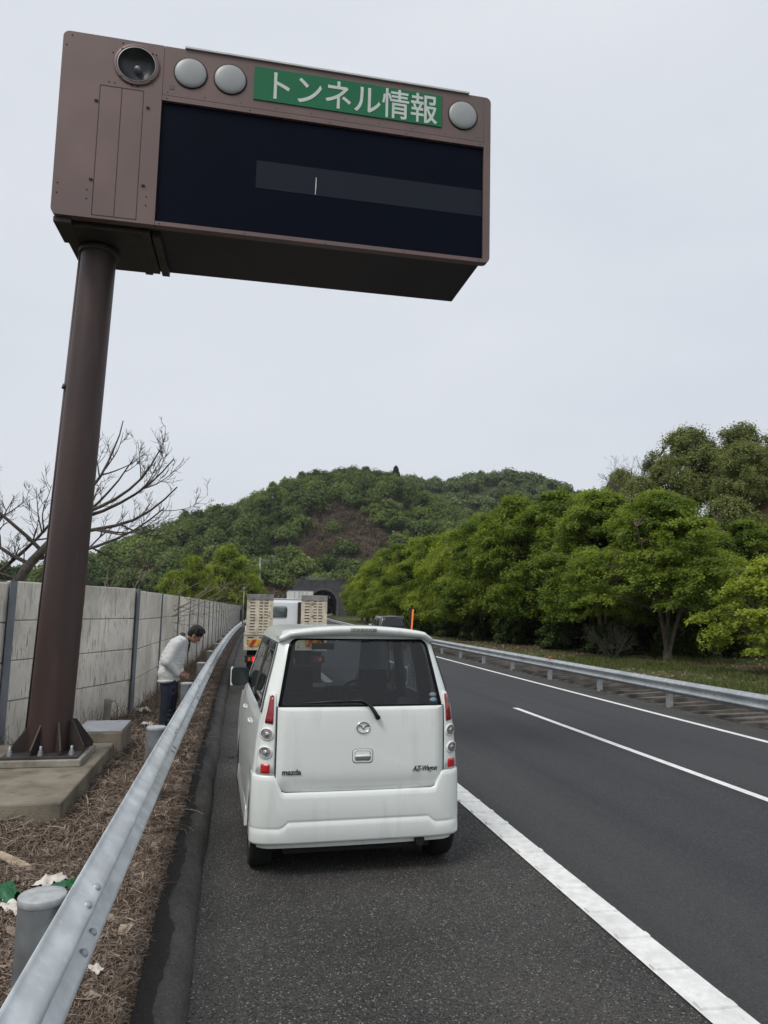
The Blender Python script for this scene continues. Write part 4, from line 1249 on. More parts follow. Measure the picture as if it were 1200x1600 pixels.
# cabin
mb = MB(); mb.bb(-.60, .60, .25, 2.5, .40, .43); mb.bb(-.56, .56, 2.18, 2.62, .75, 1.06); mb.bb(.08, .5, 2.05, 2.3, .95, 1.09); mb.bb(-.62, .62, .22, .45, .45, .92)
mb.build('dashboard', M['dash'], car, .02)
for (x, y) in ((-.32, 1.30), (.34, 1.30), (-.30, .55), (.30, .55)):
    mb = MB()
    hgt = 1.12 if y > 1 else 1.02
    mb.bb(x - .23, x + .23, y - .02, y + .46, .50, .66); mb.box((x, y, (hgt + .62) / 2), (.45, .12, hgt - .60), rot=Matrix.Rotation(R(8), 3, 'X'))
    if y > 1: mb.bb(x - .12, x + .12, y - .10, y - .01, hgt + .02, hgt + .19); mb.bb(x - .05, x + .05, y - .05, y - .04, hgt - .05, hgt + .05)
    mb.build('seat', M['seat'], car, .035)
T_ = Matrix.Translation((.34, 1.93, 1.00)) @ Matrix.Rotation(R(-66), 4, 'X')
mb = MB(); mb.tube([T_ @ Vector((.175 * math.cos(a), .175 * math.sin(a), 0)) for a in np.linspace(0, 2 * math.pi, 29)], .014, 8)
for a in (R(0), R(180), R(270)): mb.tube([T_ @ Vector((0, 0, -.02)), T_ @ Vector((.17 * math.cos(a), .17 * math.sin(a), 0))], .016, 6)
mb.lathe([(.055, -.03), (.05, .02), (.001, .025)], 14, T=T_); mb.build('steering_wheel', M['black'], car)
mb = MB(); mb.box((-.0, 2.02, 1.475), (.22, .03, .065)); mb.tube([(0, 2.02, 1.49), (0, 2.06, 1.56)], .012, 6); mb.build('rear_view_mirror', M['black'], car, .01)
mb = MB(); mb.bb(-.52, .52, .3, 1.95, 1.615, 1.63)
for s in (-1, 1):
    mb.tube([(s * .60, 1.22, 1.08), (s * .545, 1.20, 1.60)], .045, 8); mb.tube([(s * .555, .28, 1.1), (s * .50, .38, 1.6)], .05, 8)
mb.build('cabin_trim', M['dash'], car)

# ------------------------------------------------------------------ flatbed truck with raised loading ramps
tk = thing('flatbed_truck', 'white flatbed truck with cream loading ramps raised at its tail, ahead of the white car', 'truck', (1.18, 16.5, 0), R(-1.0))
mb = MB(); mb.bb(-.92, .92, .12, 4.4, .93, 1.02); mb.bb(-.92, -.88, .12, 4.4, 1.02, 1.34); mb.bb(.88, .92, .12, 4.4, 1.02, 1.34); mb.bb(-.92, .92, 4.36, 4.44, 1.02, 1.28)
mb.build('cargo_bed', M['tan'], tk, .01)
def slots(mb, x0, x1, z0, z1, y0, y1, nrow, xcuts, mi=0, bar=.45):
    """uprights at xcuts, rungs between them: a plate with rows of openings"""
    for (a, b) in xcuts: mb.bb(a, b, y0, y1, z0, z1, mi)
    xs_ = [x0] + [v for ab in xcuts for v in ab] + [x1]
    pitch = (z1 - z0) / nrow
    for r_ in range(nrow):
        zc = z0 + pitch * (r_ + .5)
        for (i0, i1) in zip(range(2, len(xs_) - 2, 2), range(3, len(xs_) - 1, 2)):
            mb.bb(xs_[i0], xs_[i1], y0 + .006, y1 - .006, zc - pitch * bar / 2, zc + pitch * bar / 2, mi)
mb = MB()
slots(mb, -.94, -.30, .97, 1.24, -.01, .05, 4, [(-.94, -.86), (-.72, -.60), (-.44, -.30)], bar=.6)
slots(mb, .30, .94, .97, 1.24, -.01, .05, 4, [(.30, .44), (.60, .72), (.86, .94)], bar=.6)
mb.bb(-.30, .30, .0, .05, .97, 1.24); mb.bb(-.94, .94, -.03, .06, 1.24, 1.285); mb.bb(-.94, .94, -.03, .06, .90, .98)
mb.bb(-.93, .93, .052, .06, .97, 1.24, 1)  # black backing sheet paints the dark behind the openings
mb.build('tailgate', [M['tan'], M['chassis']], tk)
for s in (-1, 1):
    x0, x1 = (-.90, -.31) if s < 0 else (.33, .92)
    mb = MB()
    w = x1 - x0
    slots(mb, x0, x1, 1.285, 2.02, -.035, .045, 11, [(x0, x0 + .08), (x0 + .19, x0 + .28), (x0 + .36, x0 + .39), (x1 - .11, x1)], bar=.66)
    mb.bb(x0, x1, .050, .058, 1.285, 2.02, 1)  # black sheet behind the rungs stands in for the shaded gaps
    rp = mb.build('loading_ramp', [M['tan'], M['chassis']], tk)
    mb = MB(); mb.bb(x0 - .005, x1 + .005, -.045, .055, 2.02, 2.15); mb.build('ramp_tip', M['ramp_grey'], rp, .006)
    mb = MB(); mb.bb(s * .64 - .19, s * .64 + .19, -.046, -.034, .985, 1.135); pl = mb.build('marker_plate', M['yellow'], tk)
    mb = MB()
    for k in range(2):
        u = s * .64 - .10 + .19 * k
        mb.add([(u - .08, -.048, .99), (u + .01, -.048, .99), (u + .09, -.048, 1.13), (u, -.048, 1.13)], [(0, 1, 2, 3)])
    mb.build('stripe', M['stripe_red'], pl)
    mb = MB(); mb.bb(s * .74 - .16, s * .74 + .16, .02, .10, .62, .78); tl = mb.build('tail_lamp', M['black'], tk, .01)
    mb = MB(); mb.bb(s * .70 - .04, s * .70 + .06, .005, .019, .65, .75); mb.build('lens', M['tail_on'] if s < 0 else M['red'], tl)
    mb = MB(); mb.bb(s * .80 - .03, s * .80 + .03, .005, .019, .66, .74); mb.build('turn_lens', M['amber'], tl)
    mb = MB(); mb.bb(s * .66 - .2, s * .66 + .2, .32, .35, .18, .85); mb.build('mud_flap', M['rubber'], tk)
    for y in (.95, 4.95):
        wheel(tk, s * .70, y, .36, .24)
mb = MB(); mb.bb(-.45, -.33, .1, 6.2, .62, .92); mb.bb(.33, .45, .1, 6.2, .62, .92); mb.bb(-.8, .8, .05, .14, .52, .60); mb.bb(-.6, .6, .9, 1.0, .34, .46); mb.bb(-.85, -.5, 2.2, 3.4, .45, .85); mb.bb(.5, .85, 2.2, 3.4, .45, .85)
mb.build('chassis', M['chassis'], tk)
mb = MB(); cpoly = [(4.55, .62), (6.25, .55), (6.30, 1.10), (5.98, 2.02), (5.7, 2.10), (4.62, 2.10), (4.55, 2.0)]
mb.prism(cpoly, lambda y, z: (-.86, y, z), lambda y, z: (.86, y, z)); cab = mb.build('cab', M['paint3'], tk, .05, 3)
mb = MB(); mb.patch(rpoly([(-.60, 1.55), (.26, 1.55), (.26, 1.90), (-.60, 1.90)], .07, 6), lambda u, v, o=0: (u, 4.548 - o, v), .003, 1, mi=1, inner=.95); mb.patch(rpoly([(-.57, 1.575), (.235, 1.575), (.235, 1.875), (-.57, 1.875)], .06, 6), lambda u, v, o=0: (u, 4.548 - o, v), .006, 2, mi=0); mb.build('rear_window', [M['glass_teal'], M['black']], cab)
mb = MB(); mb.bb(.56, .74, 4.46, 4.54, 1.02, 2.03); mb.bb(-.5, -.4, 4.46, 4.54, 1.2, 1.5); mb.build('air_intake', M['black'], cab, .01)
mb = MB(); mb.bb(-.84, .84, 4.60, 5.7, 2.102, 2.125); mb.build('roof_panel', M['box_white'], cab, .01)
for s in (-1, 1):
    mb = MB(); mb.prism(rpoly([(5.0, 1.35), (5.95, 1.35), (5.8, 1.92), (5.0, 1.92)], .05, 4), lambda y, z: (s * .862, y, z), lambda y, z: (s * .866, y, z)); mb.build('side_window', M['glass_dark'], cab)
    mb = MB(); mb.prism(rpoly([(-.085, -.17), (.085, -.17), (.085, .17), (-.085, .17)], .04, 5), lambda u, v: (s * 1.02 + u, 5.75, 1.62 + v), lambda u, v: (s * 1.02 + u * .9, 5.83, 1.62 + v)); mb.tube([(s * .86, 5.9, 1.9), (s * 1.02, 5.8, 1.85), (s * 1.02, 5.8, 1.40), (s * .86, 5.9, 1.3)], .013, 6); mb.build('wing_mirror', M['black'], cab, .01)
    mb = MB(); mb.bb(s * 1.0 - .06, s * 1.0 + .06, 5.745, 5.748, 1.5, 1.75); mb.build('mirror_glass', M['mirror'], cab)
mb = MB(); mb.prism(rpoly([(-.72, 1.25), (.72, 1.25), (.66, 1.92), (-.66, 1.92)], .05, 4), lambda x, z: (x, 6.285 - (z - 1.10) * .348, z), lambda x, z: (x, 6.30 - (z - 1.10) * .348, z)); mb.build('windshield', M['glass_dark'], cab)
mb = MB(); mb.tube([(-1.00, 4.3, 1.3), (-1.00, 4.3, 2.35)], .016, 6); mb.tube([(-1.0, 4.3, 2.35), (-1.0, 4.3, 2.42)], .04, 8); mb.bb(-1.02, -.90, 4.28, 4.32, 1.3, 1.34); mb.build('marker_pole', M['galv_post'], tk)

# ------------------------------------------------------------------ box truck further ahead
bt = thing('box_truck', 'white box truck far ahead in the near lane, just before the tunnel opening', 'truck', (5.85, 65, zr(4.4)), R(-3))
mb = MB(); mb.bb(-1.15, 1.15, .05, 6.2, .95, 3.55); mb.build('cargo_box', M['box_white'], bt, .03)
for s in (-1, 1):
    mb = MB(); mb.bb(min(s * .02, s * 1.1), max(s * .02, s * 1.1), .02, .045, 1.0, 3.46); d_ = mb.build('rear_door', M['box_white'], bt, .01)
    mb = MB(); mb.tube([(s * .16, 0, 1.0), (s * .16, 0, 3.45)], .025, 6); mb.tube([(s * .55, 0, 1.0), (s * .55, 0, 3.45)], .02, 6); mb.build('lock_bar', M['galv_post'], d_)
    mb = MB(); mb.bb(s * .9 - .2, s * .9 + .2, .0, .06, .72, .86); mb.build('tail_lamp', M['red'], bt, .01)
    for y in (1.4, 2.4, 7.2): wheel(bt, s * .92, y, .45, .28)
mb = MB(); mb.bb(-1.17, 1.17, .03, .12, 3.52, 3.60); mb.bb(-1.17, 1.17, .03, .12, .9, .98); mb.bb(-.4, .4, .1, 7.5, .6, .95); mb.bb(-1.1, 1.1, .0, .1, .45, .56); mb.build('frame', M['galv_post'], bt)
mb = MB(); mb.bb(-1.08, 1.08, 6.4, 8.2, .6, 2.6); cb = mb.build('cab', M['box_white'], bt, .12, 3)
mb = MB(); mb.bb(-.95, .95, 8.19, 8.21, 1.6, 2.35); mb.build('windshield', M['glass_dark'], cb)

# ------------------------------------------------------------------ dark van in the right lane
vn = thing('van', 'dark van with pale roof edge driving away in the far lane', 'car', (8.62, 38.5, zr(8.0)), R(-1.0))
VS_ = (1.12, 1.22, 1.06)
def vmesh(mb_): mb_.v = [(p[0] * VS_[0], p[1] * VS_[1], p[2] * VS_[2]) for p in mb_.v]; return mb_
vb = vmesh(shell_mesh()).build('body', M['paint2'], vn)
mb = MB(); mb.patch(gl_, RS, .008, 5); vmesh(mb).build('rear_window', M['glass_dark'], vn)
mb = MB(); mb.tube([(-.57, .30, 1.675), (0, .24, 1.70), (.57, .30, 1.675)], .018, 6); mb.tube([(-.55, .33, 1.66), (-.52, 1.9, 1.68)], .016, 6); mb.tube([(.55, .33, 1.66), (.52, 1.9, 1.68)], .016, 6); mb.tube([(-.60, .19, 1.2), (-.53, .27, 1.64)], .018, 6); vmesh(mb).build('roof_rail', M['lid'], vn)
for s in (-1, 1):
    f_ = SSide(s)
    mb = MB()
    for (t0, t1) in ((.03, .35), (.408, .90)):
        mb.patch(pane(t0, t1), f_, .005, 3)
    vmesh(mb).build('side_window', M['glass_dark'], vn)
    mb = MB(); mb.patch([(s * .62, .72), (s * .72, .72), (s * .69, 1.1), (s * .62, 1.1)], RS, .014, 3); vmesh(mb).build('tail_lamp', M['red'], vn)
    mb = MB(); mb.prism(rpoly([(-.08, -.08), (.08, -.08), (.08, .08), (-.08, .08)], .04, 5), lambda u, v: (s * .80 + u, 2.0, 1.17 + v), lambda u, v: (s * .80 + u * .9, 2.08, 1.17 + v)); mb.tube([(s * .8, 2.05, 1.14), (s * .66, 2.1, 1.10)], .03, 6); vmesh(mb).build('wing_mirror', M['box_white'], vn)
    for y in (AX_R * 1.22, AX_F * 1.22): wheel(vn, s * .74, y, .29, .18)
mb = MB(); mb.patch(rpoly([(-.58, 1.055), (.58, 1.055), (.50, 1.575), (-.50, 1.575)], .03, 5, .05), FS, .006, 5); vmesh(mb).build('windshield', M['glass_dark'], vn)
mb = MB(); mb.bb(-.70, .70, .14, 3.2, .19, .5); vmesh(mb).build('underbody', M['under'], vn)

# ------------------------------------------------------------------ delineator and camera mast
dl = thing('delineator', 'dark roadside post with a glowing orange lamp strip behind the right guardrail', 'delineator', (10.5 + cx(45), 45, -.42))
mb = MB(); mb.tube([(0, 0, 0), (.02, 0, 2.55)], .05, 8); mb.bb(-.13, -.06, -.06, .06, .8, 2.45); mb.tube([(.02, 0, 2.5), (.02, 0, 2.62)], .09, 10); mb.bb(-.07, .0, -.05, .05, 2.30, 2.44); mb.build('post', M['black'], dl)
mb = MB(); mb.box((.04, -.07, 1.70), (.10, .05, 1.30), rot=Matrix.Rotation(R(4), 3, 'Y')); mb.build('lamp_strip', M['orange'], dl)
cm = thing('camera_mast', 'grey mast with a short side arm standing beyond the concrete wall', 'mast', (4.9, 150, -.5))
cm.scale = (1.72, 1.72, 1.72)
mb = MB(); mb.tube([(0, 0, 0), (0, 0, 7.4)], [.13, .10], 8); mb.build('mast', M['galv_post'], cm)
mb = MB(); mb.tube([(0, 0, 7.1), (1.5, 0, 7.1)], .06, 6); mb.tube([(1.45, 0, 7.1), (1.45, 0, 7.5)], .05, 6); mb.box((1.45, -.1, 7.6), (.3, .5, .22)); mb.build('arm', M['galv_post'], cm)

# ------------------------------------------------------------------ the standing man
def bake(mb, name, material, parent, voxel=.006, smooth=4, fac=.5):
    o = bpy.data.objects.new('sculpt_source', mb.mesh('sculpt_source', material)); COL.objects.link(o)
    rm = o.modifiers.new('r', 'REMESH'); rm.mode = 'VOXEL'; rm.voxel_size = voxel; rm.use_smooth_shade = True
    if smooth:
        sm = o.modifiers.new('s', 'SMOOTH'); sm.iterations = smooth; sm.factor = fac
    dg = bpy.context.evaluated_depsgraph_get()
    me = bpy.data.meshes.new_from_object(o.evaluated_get(dg))
    bpy.data.objects.remove(o)
    me.name = name
    me.polygons.foreach_set('use_smooth', [True] * len(me.polygons))
    r = bpy.data.objects.new(name, me)
    return link(r, parent)
def cap(mb, p0, p1, r0, r1, n=14):
    p0, p1 = Vector(p0), Vector(p1); d = (p1 - p0)
    if d.length < 1e-6: d = Vector((0, 0, 1))
    L = d.length; d.normalize(); pts, rad = [], []
    for k in range(1, 6):
        a = math.pi / 2 * k / 5; pts.append(p0 - d * r0 * math.cos(a)); rad.append(r0 * math.sin(a))
    for k in range(4, 0, -1):
        a = math.pi / 2 * k / 5; pts.append(p1 + d * r1 * math.cos(a)); rad.append(r1 * math.sin(a))
    # straight part end
    pts.insert(5, p1); rad.insert(5, r1)
    mb.tube(pts, rad, n)
def ello(mb, c, r, rot=None, n=18):
    T_ = Matrix.Translation(c) @ (rot.to_4x4() if rot is not None else Matrix.Identity(4)) @ Matrix.Diagonal((*r, 1))
    mb.lathe([(math.cos(a), math.sin(a)) for a in np.linspace(-math.pi / 2 + .02, math.pi / 2 - .02, 12)], n, T=T_)
    b = len(mb.v) - 12 * n
    mb.f.append([b + k for k in range(n)][::-1]); mb.m.append(0); mb.sm.append(True)
    mb.f.append([b + 11 * n + k for k in range(n)]); mb.m.append(0); mb.sm.append(True)
pz = .055
man = thing('person', 'man in pale grey jacket and navy trousers standing behind the left guardrail, head bowed', 'person', (-.905, 11.35, pz), R(-6))
man.scale = (1.0, 1.0, 1.0)
HR = Matrix.Rotation(R(40), 3, 'Y')                # head bowed forward about the shoulder axis
HC = Vector((.350, 0, 1.362))
def hp(x, y, z): return HC + HR @ Vector((x, y, z))
mb = MB()
ello(mb, HC + HR @ Vector((-.012, 0, .025)), (.094, .074, .098), HR)
ello(mb, hp(.018, 0, -.045), (.070, .060, .072), HR)
ello(mb, hp(.045, 0, -.085), (.040, .042, .030), HR)       # chin
cap(mb, hp(.080, 0, .005), hp(.103, 0, -.030), .010, .014)  # nose
ello(mb, hp(.098, 0, -.036), (.013, .018, .010), HR)
for s in (-1, 1):
    ello(mb, hp(-.005, s * .076, -.015), (.022, .009, .032), HR)   # ears
    ello(mb, hp(.060, s * .034, -.020), (.030, .022, .020), HR)   # cheeks
    cap(mb, hp(.080, s * .012, .026), hp(.070, s * .050, .026), .011, .010)  # brow
cap(mb, hp(.086, -.018, -.060), hp(.086, .018, -.060), .0075, .0075); cap(mb, hp(.083, -.015, -.070), hp(.083, .015, -.070), .008, .008)
cap(mb, (.20, 0, 1.28), hp(-.035, 0, -.06), .056, .054)
cap(mb, (.13, -.10, 1.26), (.13, .10, 1.26), .07, .07); cap(mb, (.02, 0, .95), (.11, 0, 1.21), .12, .12)
cap(mb, (.0, -.075, .86), (.0, .075, .86), .10, .10)
for s in (-1, 1):
    cap(mb, (.0, s * .09, .82), (.025, s * .10, .45), .075, .052); cap(mb, (.025, s * .10, .45), (-.01, s * .10, .08), .05, .034); cap(mb, (-.02, s * .10, .045), (.14, s * .11, .035), .04, .03)
    sh_, el = Vector((.12, s * .20, 1.24)), Vector((.015, s * .250, .975)); wr = Vector((.150, s * .150, .785))
    cap(mb, sh_, el, .05, .04); cap(mb, el, wr, .038, .026)
    hd = Vector((.222, s * .085, .755)); dirn = (hd - wr).normalized()
    cap(mb, wr, hd, .025, .030); cap(mb, wr + dirn * .03 + Vector((0, s * .012, .012)), hd + Vector((0, s * .012, .016)), .017, .022)
    for q in range(4):      # fingers, curled in towards the other hand
        b0 = hd + Vector((.012, s * -.004, .030 - .019 * q)); ln = (.034, .038, .036, .028)[q]
        k1 = b0 + Vector((.030, -s * .012, -.006)); k2 = k1 + Vector((ln * .3, -s * ln * .75, -.008)); k3 = k2 + Vector((-ln * .35, -s * ln * .35, -.006))
        cap(mb, b0, k1, .0092, .0088, 8); cap(mb, k1, k2, .0086, .008, 8); cap(mb, k2, k3, .008, .007, 8)
    t0 = wr + dirn * .03 + Vector((0, -s * .01, .02)); t1 = t0 + Vector((.028, -s * .022, .018)); t2 = t1 + Vector((.026, -s * .014, -.004))
    cap(mb, t0, t1, .012, .0105, 8); cap(mb, t1, t2, .010, .008, 8)
body = bake(mb, 'body', M['skin'], man, .005, 3)
# eyes are closed lids looking down: eyebrows only read as dark marks
mb = MB()
for s in (-1, 1): cap(mb, hp(.0915, s * .016, .036), hp(.080, s * .048, .036), .0045, .0035, 6); cap(mb, hp(.0865, s * .020, .006), hp(.078, s * .042, .004), .004, .003, 6)
mb.build('eyebrow', M['hair'], man)
mb = MB()
ello(mb, hp(-.022, 0, .055), (.110, .093, .100), HR)
ello(mb, hp(-.058, 0, .0), (.070, .083, .088), HR)
for k in range(150):
    a = random.uniform(0, 2 * math.pi); e_ = random.uniform(-.25, 1.4)
    d = Vector((math.cos(a) * math.cos(e_), math.sin(a) * math.cos(e_), math.sin(e_)))
    if d.x > .35 and d.z < .5: continue
    if d.x > -.1 and d.z < -.05: continue
    c_ = Vector((-.020 + d.x * .096, d.y * .082, .045 + d.z * .086))
    t_ = Vector((.05 + .03 * d.z, d.y * .2, -.03 * (1 - d.z))) * .5 + d * .016
    cap(mb, hp(*c_), hp(*(c_ + t_)), .011, .005, 6)
for k in range(9):
    y = -.06 + .015 * k
    cap(mb, hp(.045, y, .105), hp(.090 - abs(y) * .3, y * 1.05, .060), .016, .006, 8)
bake(mb, 'hair', M['hair'], man, .005, 2)
# jacket
mb = MB()
for t in np.linspace(0, 1, 10):
    c_ = Vector((-.005, 0, .80)).lerp(Vector((.118, 0, 1.245)), t); c_.x -= .025 * math.sin(math.pi * t)
    rx = .158 - .006 * t + .03 * math.sin(math.pi * t); ry = .195 + .035 * math.sin(math.pi * t * .9)
    ello(mb, c_, (rx, ry, .085))
ello(mb, (.150, 0, 1.275), (.120, .185, .085)); cap(mb, (.122, -.165, 1.255), (.122, .165, 1.255), .078, .078)
cap(mb, (-.015, -.09, .80), (-.015, .09, .80), .150, .150)
cap(mb, (-.012, -.09, .735), (-.012, .09, .735), .138, .138)
mb.f = mb.f
for s in (-1, 1):
    sh_, el = Vector((.118, s * .195, 1.235)), Vector((.005, s * .262, .975)); wr = Vector((.130, s * .165, .800))
    cap(mb, sh_, el, .085, .076); cap(mb, el, wr, .074, .052); ello(mb, el + Vector((-.015, 0, .01)), (.080, .074, .085))
    for q in range(5):
        t = .25 + .15 * q; p = sh_.lerp(el, t); cap(mb, p + Vector((.045, -s * .02, .02)), p + Vector((-.03, s * .040, -.03 + .02 * (q % 2))), .040, .043, 10)
    for q in range(3):
        p = el.lerp(wr, .35 + .22 * q); cap(mb, p + Vector((.0, s * .02, .03)), p + Vector((.03, -s * .03, -.02)), .046, .044, 10)
for q in range(5):
    z = .80 + .05 * q; cap(mb, (.11, -.12 + .05 * (q % 2), z), (.14, .10, z + .02), .035, .03, 10)
cap(mb, (.125, -.1, .79), (.125, .1, .79), .05, .05)
jk = bake(mb, 'jacket', M['jacket'], man, .008, 9)
mb = MB()
mb.tube([Vector((.205, 0, 1.325)) + Vector((.075 * math.cos(a) * .8, .078 * math.sin(a), .05 * math.sin(0) - .055 * math.cos(a))) for a in np.linspace(0, 2 * math.pi, 25)], .022, 8)
mb.tube([(.265, -.03, 1.285), (.268, -.02, 1.22), (.262, -.015, 1.12)], [.022, .016, .008], 8)
mb.build('collar', M['collar'], jk)
mb = MB()
for s in (-1, 1):
    mb.tube([(.120, s * .170, .812), (.150, s * .152, .786)], [.054, .044], 14)
mb.build('cuff', M['jacket'], jk)
mb = MB(); mb.tube([(-.012 + .140 * math.cos(a), .215 * math.sin(a), .690 + .012 * math.cos(a)) for a in np.linspace(0, 2 * math.pi, 33)], .022, 8); mb.build('hem', M['jacket'], jk)
mb = MB(); ello(mb, (.075, -.265, 1.08), (.045, .016, .05)); ello(mb, (.088, -.265, 1.135), (.048, .018, .012)); mb.build('sleeve_pocket', M['jacket'], jk)
# trousers
mb = MB()
cap(mb, (-.005, -.07, .72), (-.005, .07, .72), .122, .122)
for s in (-1, 1):
    cap(mb, (-.005, s * .085, .70), (.015, s * .10, .45), .122, .108); cap(mb, (.015, s * .10, .45), (-.01, s * .10, .09), .106, .092)
    for q in range(4): cap(mb, (.05, s * .10 - .05, .12 + .07 * q), (-.05, s * .10 + .05, .15 + .07 * q), .046, .046, 8)
    for q in range(3): cap(mb, (.06, s * .1 - .03, .50 + .09 * q), (-.04, s * .1 + .05, .47 + .09 * q), .062, .066, 8)
bake(mb, 'trousers', M['trouser'], man, .008, 3)
for s in (-1, 1):
    mb = MB(); cap(mb, (-.06, s * .10, .045), (.13, s * .115, .038), .05, .042); cap(mb, (-.03, s * .10, .06), (-.01, s * .1, .11), .055, .055)
    bake(mb, 'shoe', M['shoe'], man, .008, 2)

# ------------------------------------------------------------------ vegetation builders
def tree_data(seed, H, Wd, stems=3, pads=70, leaf=.19, per=120, low=.22, dome=.55, spray=.30):
    """limbs + layered sprays of leaf cards. returns trunk MB, leaf quads, tints"""
    global rng
    rs = np.random.default_rng(seed)
    rng = rs
    tb = MB(); SP_ = []
    for s in range(stems):
        a = 2 * math.pi * s / stems + rs.uniform(-.5, .5); sp = rs.uniform(.12, .30) * Wd if stems > 1 else .05 * Wd
        top = rs.uniform(.70, .88) * H
        pts = []
        for k in range(9):
            t = k / 8
            r_ = sp * t ** 1.25
            pts.append(Vector((math.cos(a) * r_ + .10 * math.sin(3 * t + s) * t, math.sin(a) * r_ + .10 * math.cos(4 * t + s) * t, top * t)))
        r0 = .020 * H / (stems ** .35)
        tb.tube(pts, [r0 * (1 - .82 * k / 8) + .008 for k in range(9)], 7, caps=False)
        SP_ += pts[3:]
    if stems > 1: tb.tube([(0, 0, -.2), (0, 0, .35), (0, 0, .7)], [.034 * H, .026 * H, .016 * H], 9, caps=False)
    else: tb.tube([(0, 0, -.2), (0, 0, .3)], [.03 * H, .02 * H], 9, caps=False)
    ph0, ph1 = rs.uniform(0, 6, 2)
    V, T_ = [], []
    for p in range(pads):
        for _ in range(30):
            z = rs.uniform(low, 1.0)
            prof = math.sin(math.pi * min(1, max(0.0, (z - low * .4) / (1.02 - low * .4))) ** dome) ** .7
            a = rs.uniform(0, 2 * math.pi)
            rad = prof * Wd / 2 * rs.uniform(.35, 1.0) ** .5 * (.88 + .22 * math.sin(2 * a + ph0) + .18 * math.sin(3 * a + ph1 + 4 * z)); c = Vector((rad * math.cos(a), rad * math.sin(a), z * H))
            if rs.uniform() < .3 + .7 * rad / (Wd / 2 + 1e-6): break
        q = min(SP_, key=lambda b: (b - c).length + max(0, b.z - c.z) * 1.5)
        mid = q.lerp(c, .55) + Vector((0, 0, .10 * (c - q).length))
        tb.tube([q, mid, c], [.014 + .003 * H, .012 + .001 * H, .006], 5, caps=False)
        rp = rs.uniform(.09, .16) * Wd; th = spray * rp
        n = int(per * rs.uniform(.6, 1.4))
        out = np.array([math.cos(a), math.sin(a)])
        nf = rs.integers(6, 10); fa = a + np.linspace(-2.1, 2.1, nf) + rs.normal(0, .2, nf); fl = rp * rs.uniform(.7, 1.35, nf) * (1 - .25 * np.abs(np.linspace(-1, 1, nf)))
        fi = rs.integers(0, nf, n); t = rs.uniform(.08, 1, n) ** .8
        lat = rs.normal(0, 1, n) * (.16 * (1 - t) + .07) * rp
        dx_, dy_ = np.cos(fa[fi]), np.sin(fa[fi])
        x = dx_ * t * fl[fi] - dy_ * lat - out[0] * rp * .25; y = dy_ * t * fl[fi] + dx_ * lat - out[1] * rp * .25
        u = np.hypot(x, y)
        zz = -.26 * (u / rp) ** 2 * rp + rs.normal(0, th * .42, n) - .12 * (x * out[0] + y * out[1])
        P = np.stack([x + c.x, y + c.y, zz + c.z], 1)
        N = np.stack([x / rp * .5 + out[0] * .25, y / rp * .5 + out[1] * .25, np.ones(n)], 1)
        V.append(leaves(P, N, leaf, 1.8, .45))
        T_.append(np.full(n, rs.uniform(.10, .85)))
    return tb, np.concatenate(V), np.concatenate(T_)
def proto(seed, name, material, bark='bark', **kw):
    tb, V, T_ = tree_data(seed, **kw)
    tm = tb.mesh('trunk', M[bark])
    o = quads('crown', V, T_, material); me = o.data; bpy.data.objects.remove(o)
    return tm, me
def plant_tree(name, label, cat, group, pr, loc, rz, sc):
    t = thing(name, label, cat, loc, rz, group)
    t.scale = sc if hasattr(sc, '__len__') else (sc, sc, sc)
    link(bpy.data.objects.new('trunk', pr[0]), t); link(bpy.data.objects.new('crown', pr[1]), t)
    return t
A0 = proto(10, 'z', M['leaf_mid'], bark='bark', H=9, Wd=8.8, stems=4, pads=170, per=380, leaf=.088, low=.33, spray=.22)
A1 = proto(11, 'a', M['leaf_mid'], H=9, Wd=8.5, stems=4, pads=170, per=380, leaf=.09, low=.2, spray=.24)
A2 = proto(12, 'b', M['leaf_mid'], H=9, Wd=7.2, stems=3, pads=170, per=380, leaf=.09, low=.2, dome=.7)
A3 = proto(13, 'c', M['leaf_bright'], H=9, Wd=7.4, stems=2, pads=170, per=380, leaf=.09, low=.14, dome=.7, spray=.4)
A4 = proto(14, 'd', M['leaf_mid'], H=9, Wd=6.6, stems=1, pads=170, per=380, leaf=.09, low=.22, dome=.8, spray=.45)
B1 = proto(21, 'e', M['leaf_bright'], H=5, Wd=5.2, stems=3, pads=90, per=260, leaf=.085, low=.2)
D1 = proto(31, 'f', M['leaf_dark'], H=5, Wd=5, stems=3, pads=80, per=170, leaf=.13, low=.06, dome=.6, spray=.6)
D2 = proto(32, 'g', M['leaf_dark'], H=2.4, Wd=3.0, stems=4, pads=50, per=110, leaf=.13, low=.05, spray=.7)
O1 = proto(41, 'h', M['leaf_olive'], H=10, Wd=9, stems=3, pads=130, per=330, leaf=.12, low=.28, dome=.6, spray=.7)
O2 = proto(42, 'i', M['leaf_olive'], H=10, Wd=8, stems=2, pads=110, per=330, leaf=.12, low=.3, dome=.7, spray=.7)
G = 'trees in the row beyond the right guardrail'
def gz(x, y): return floor_z(x, y) - .05
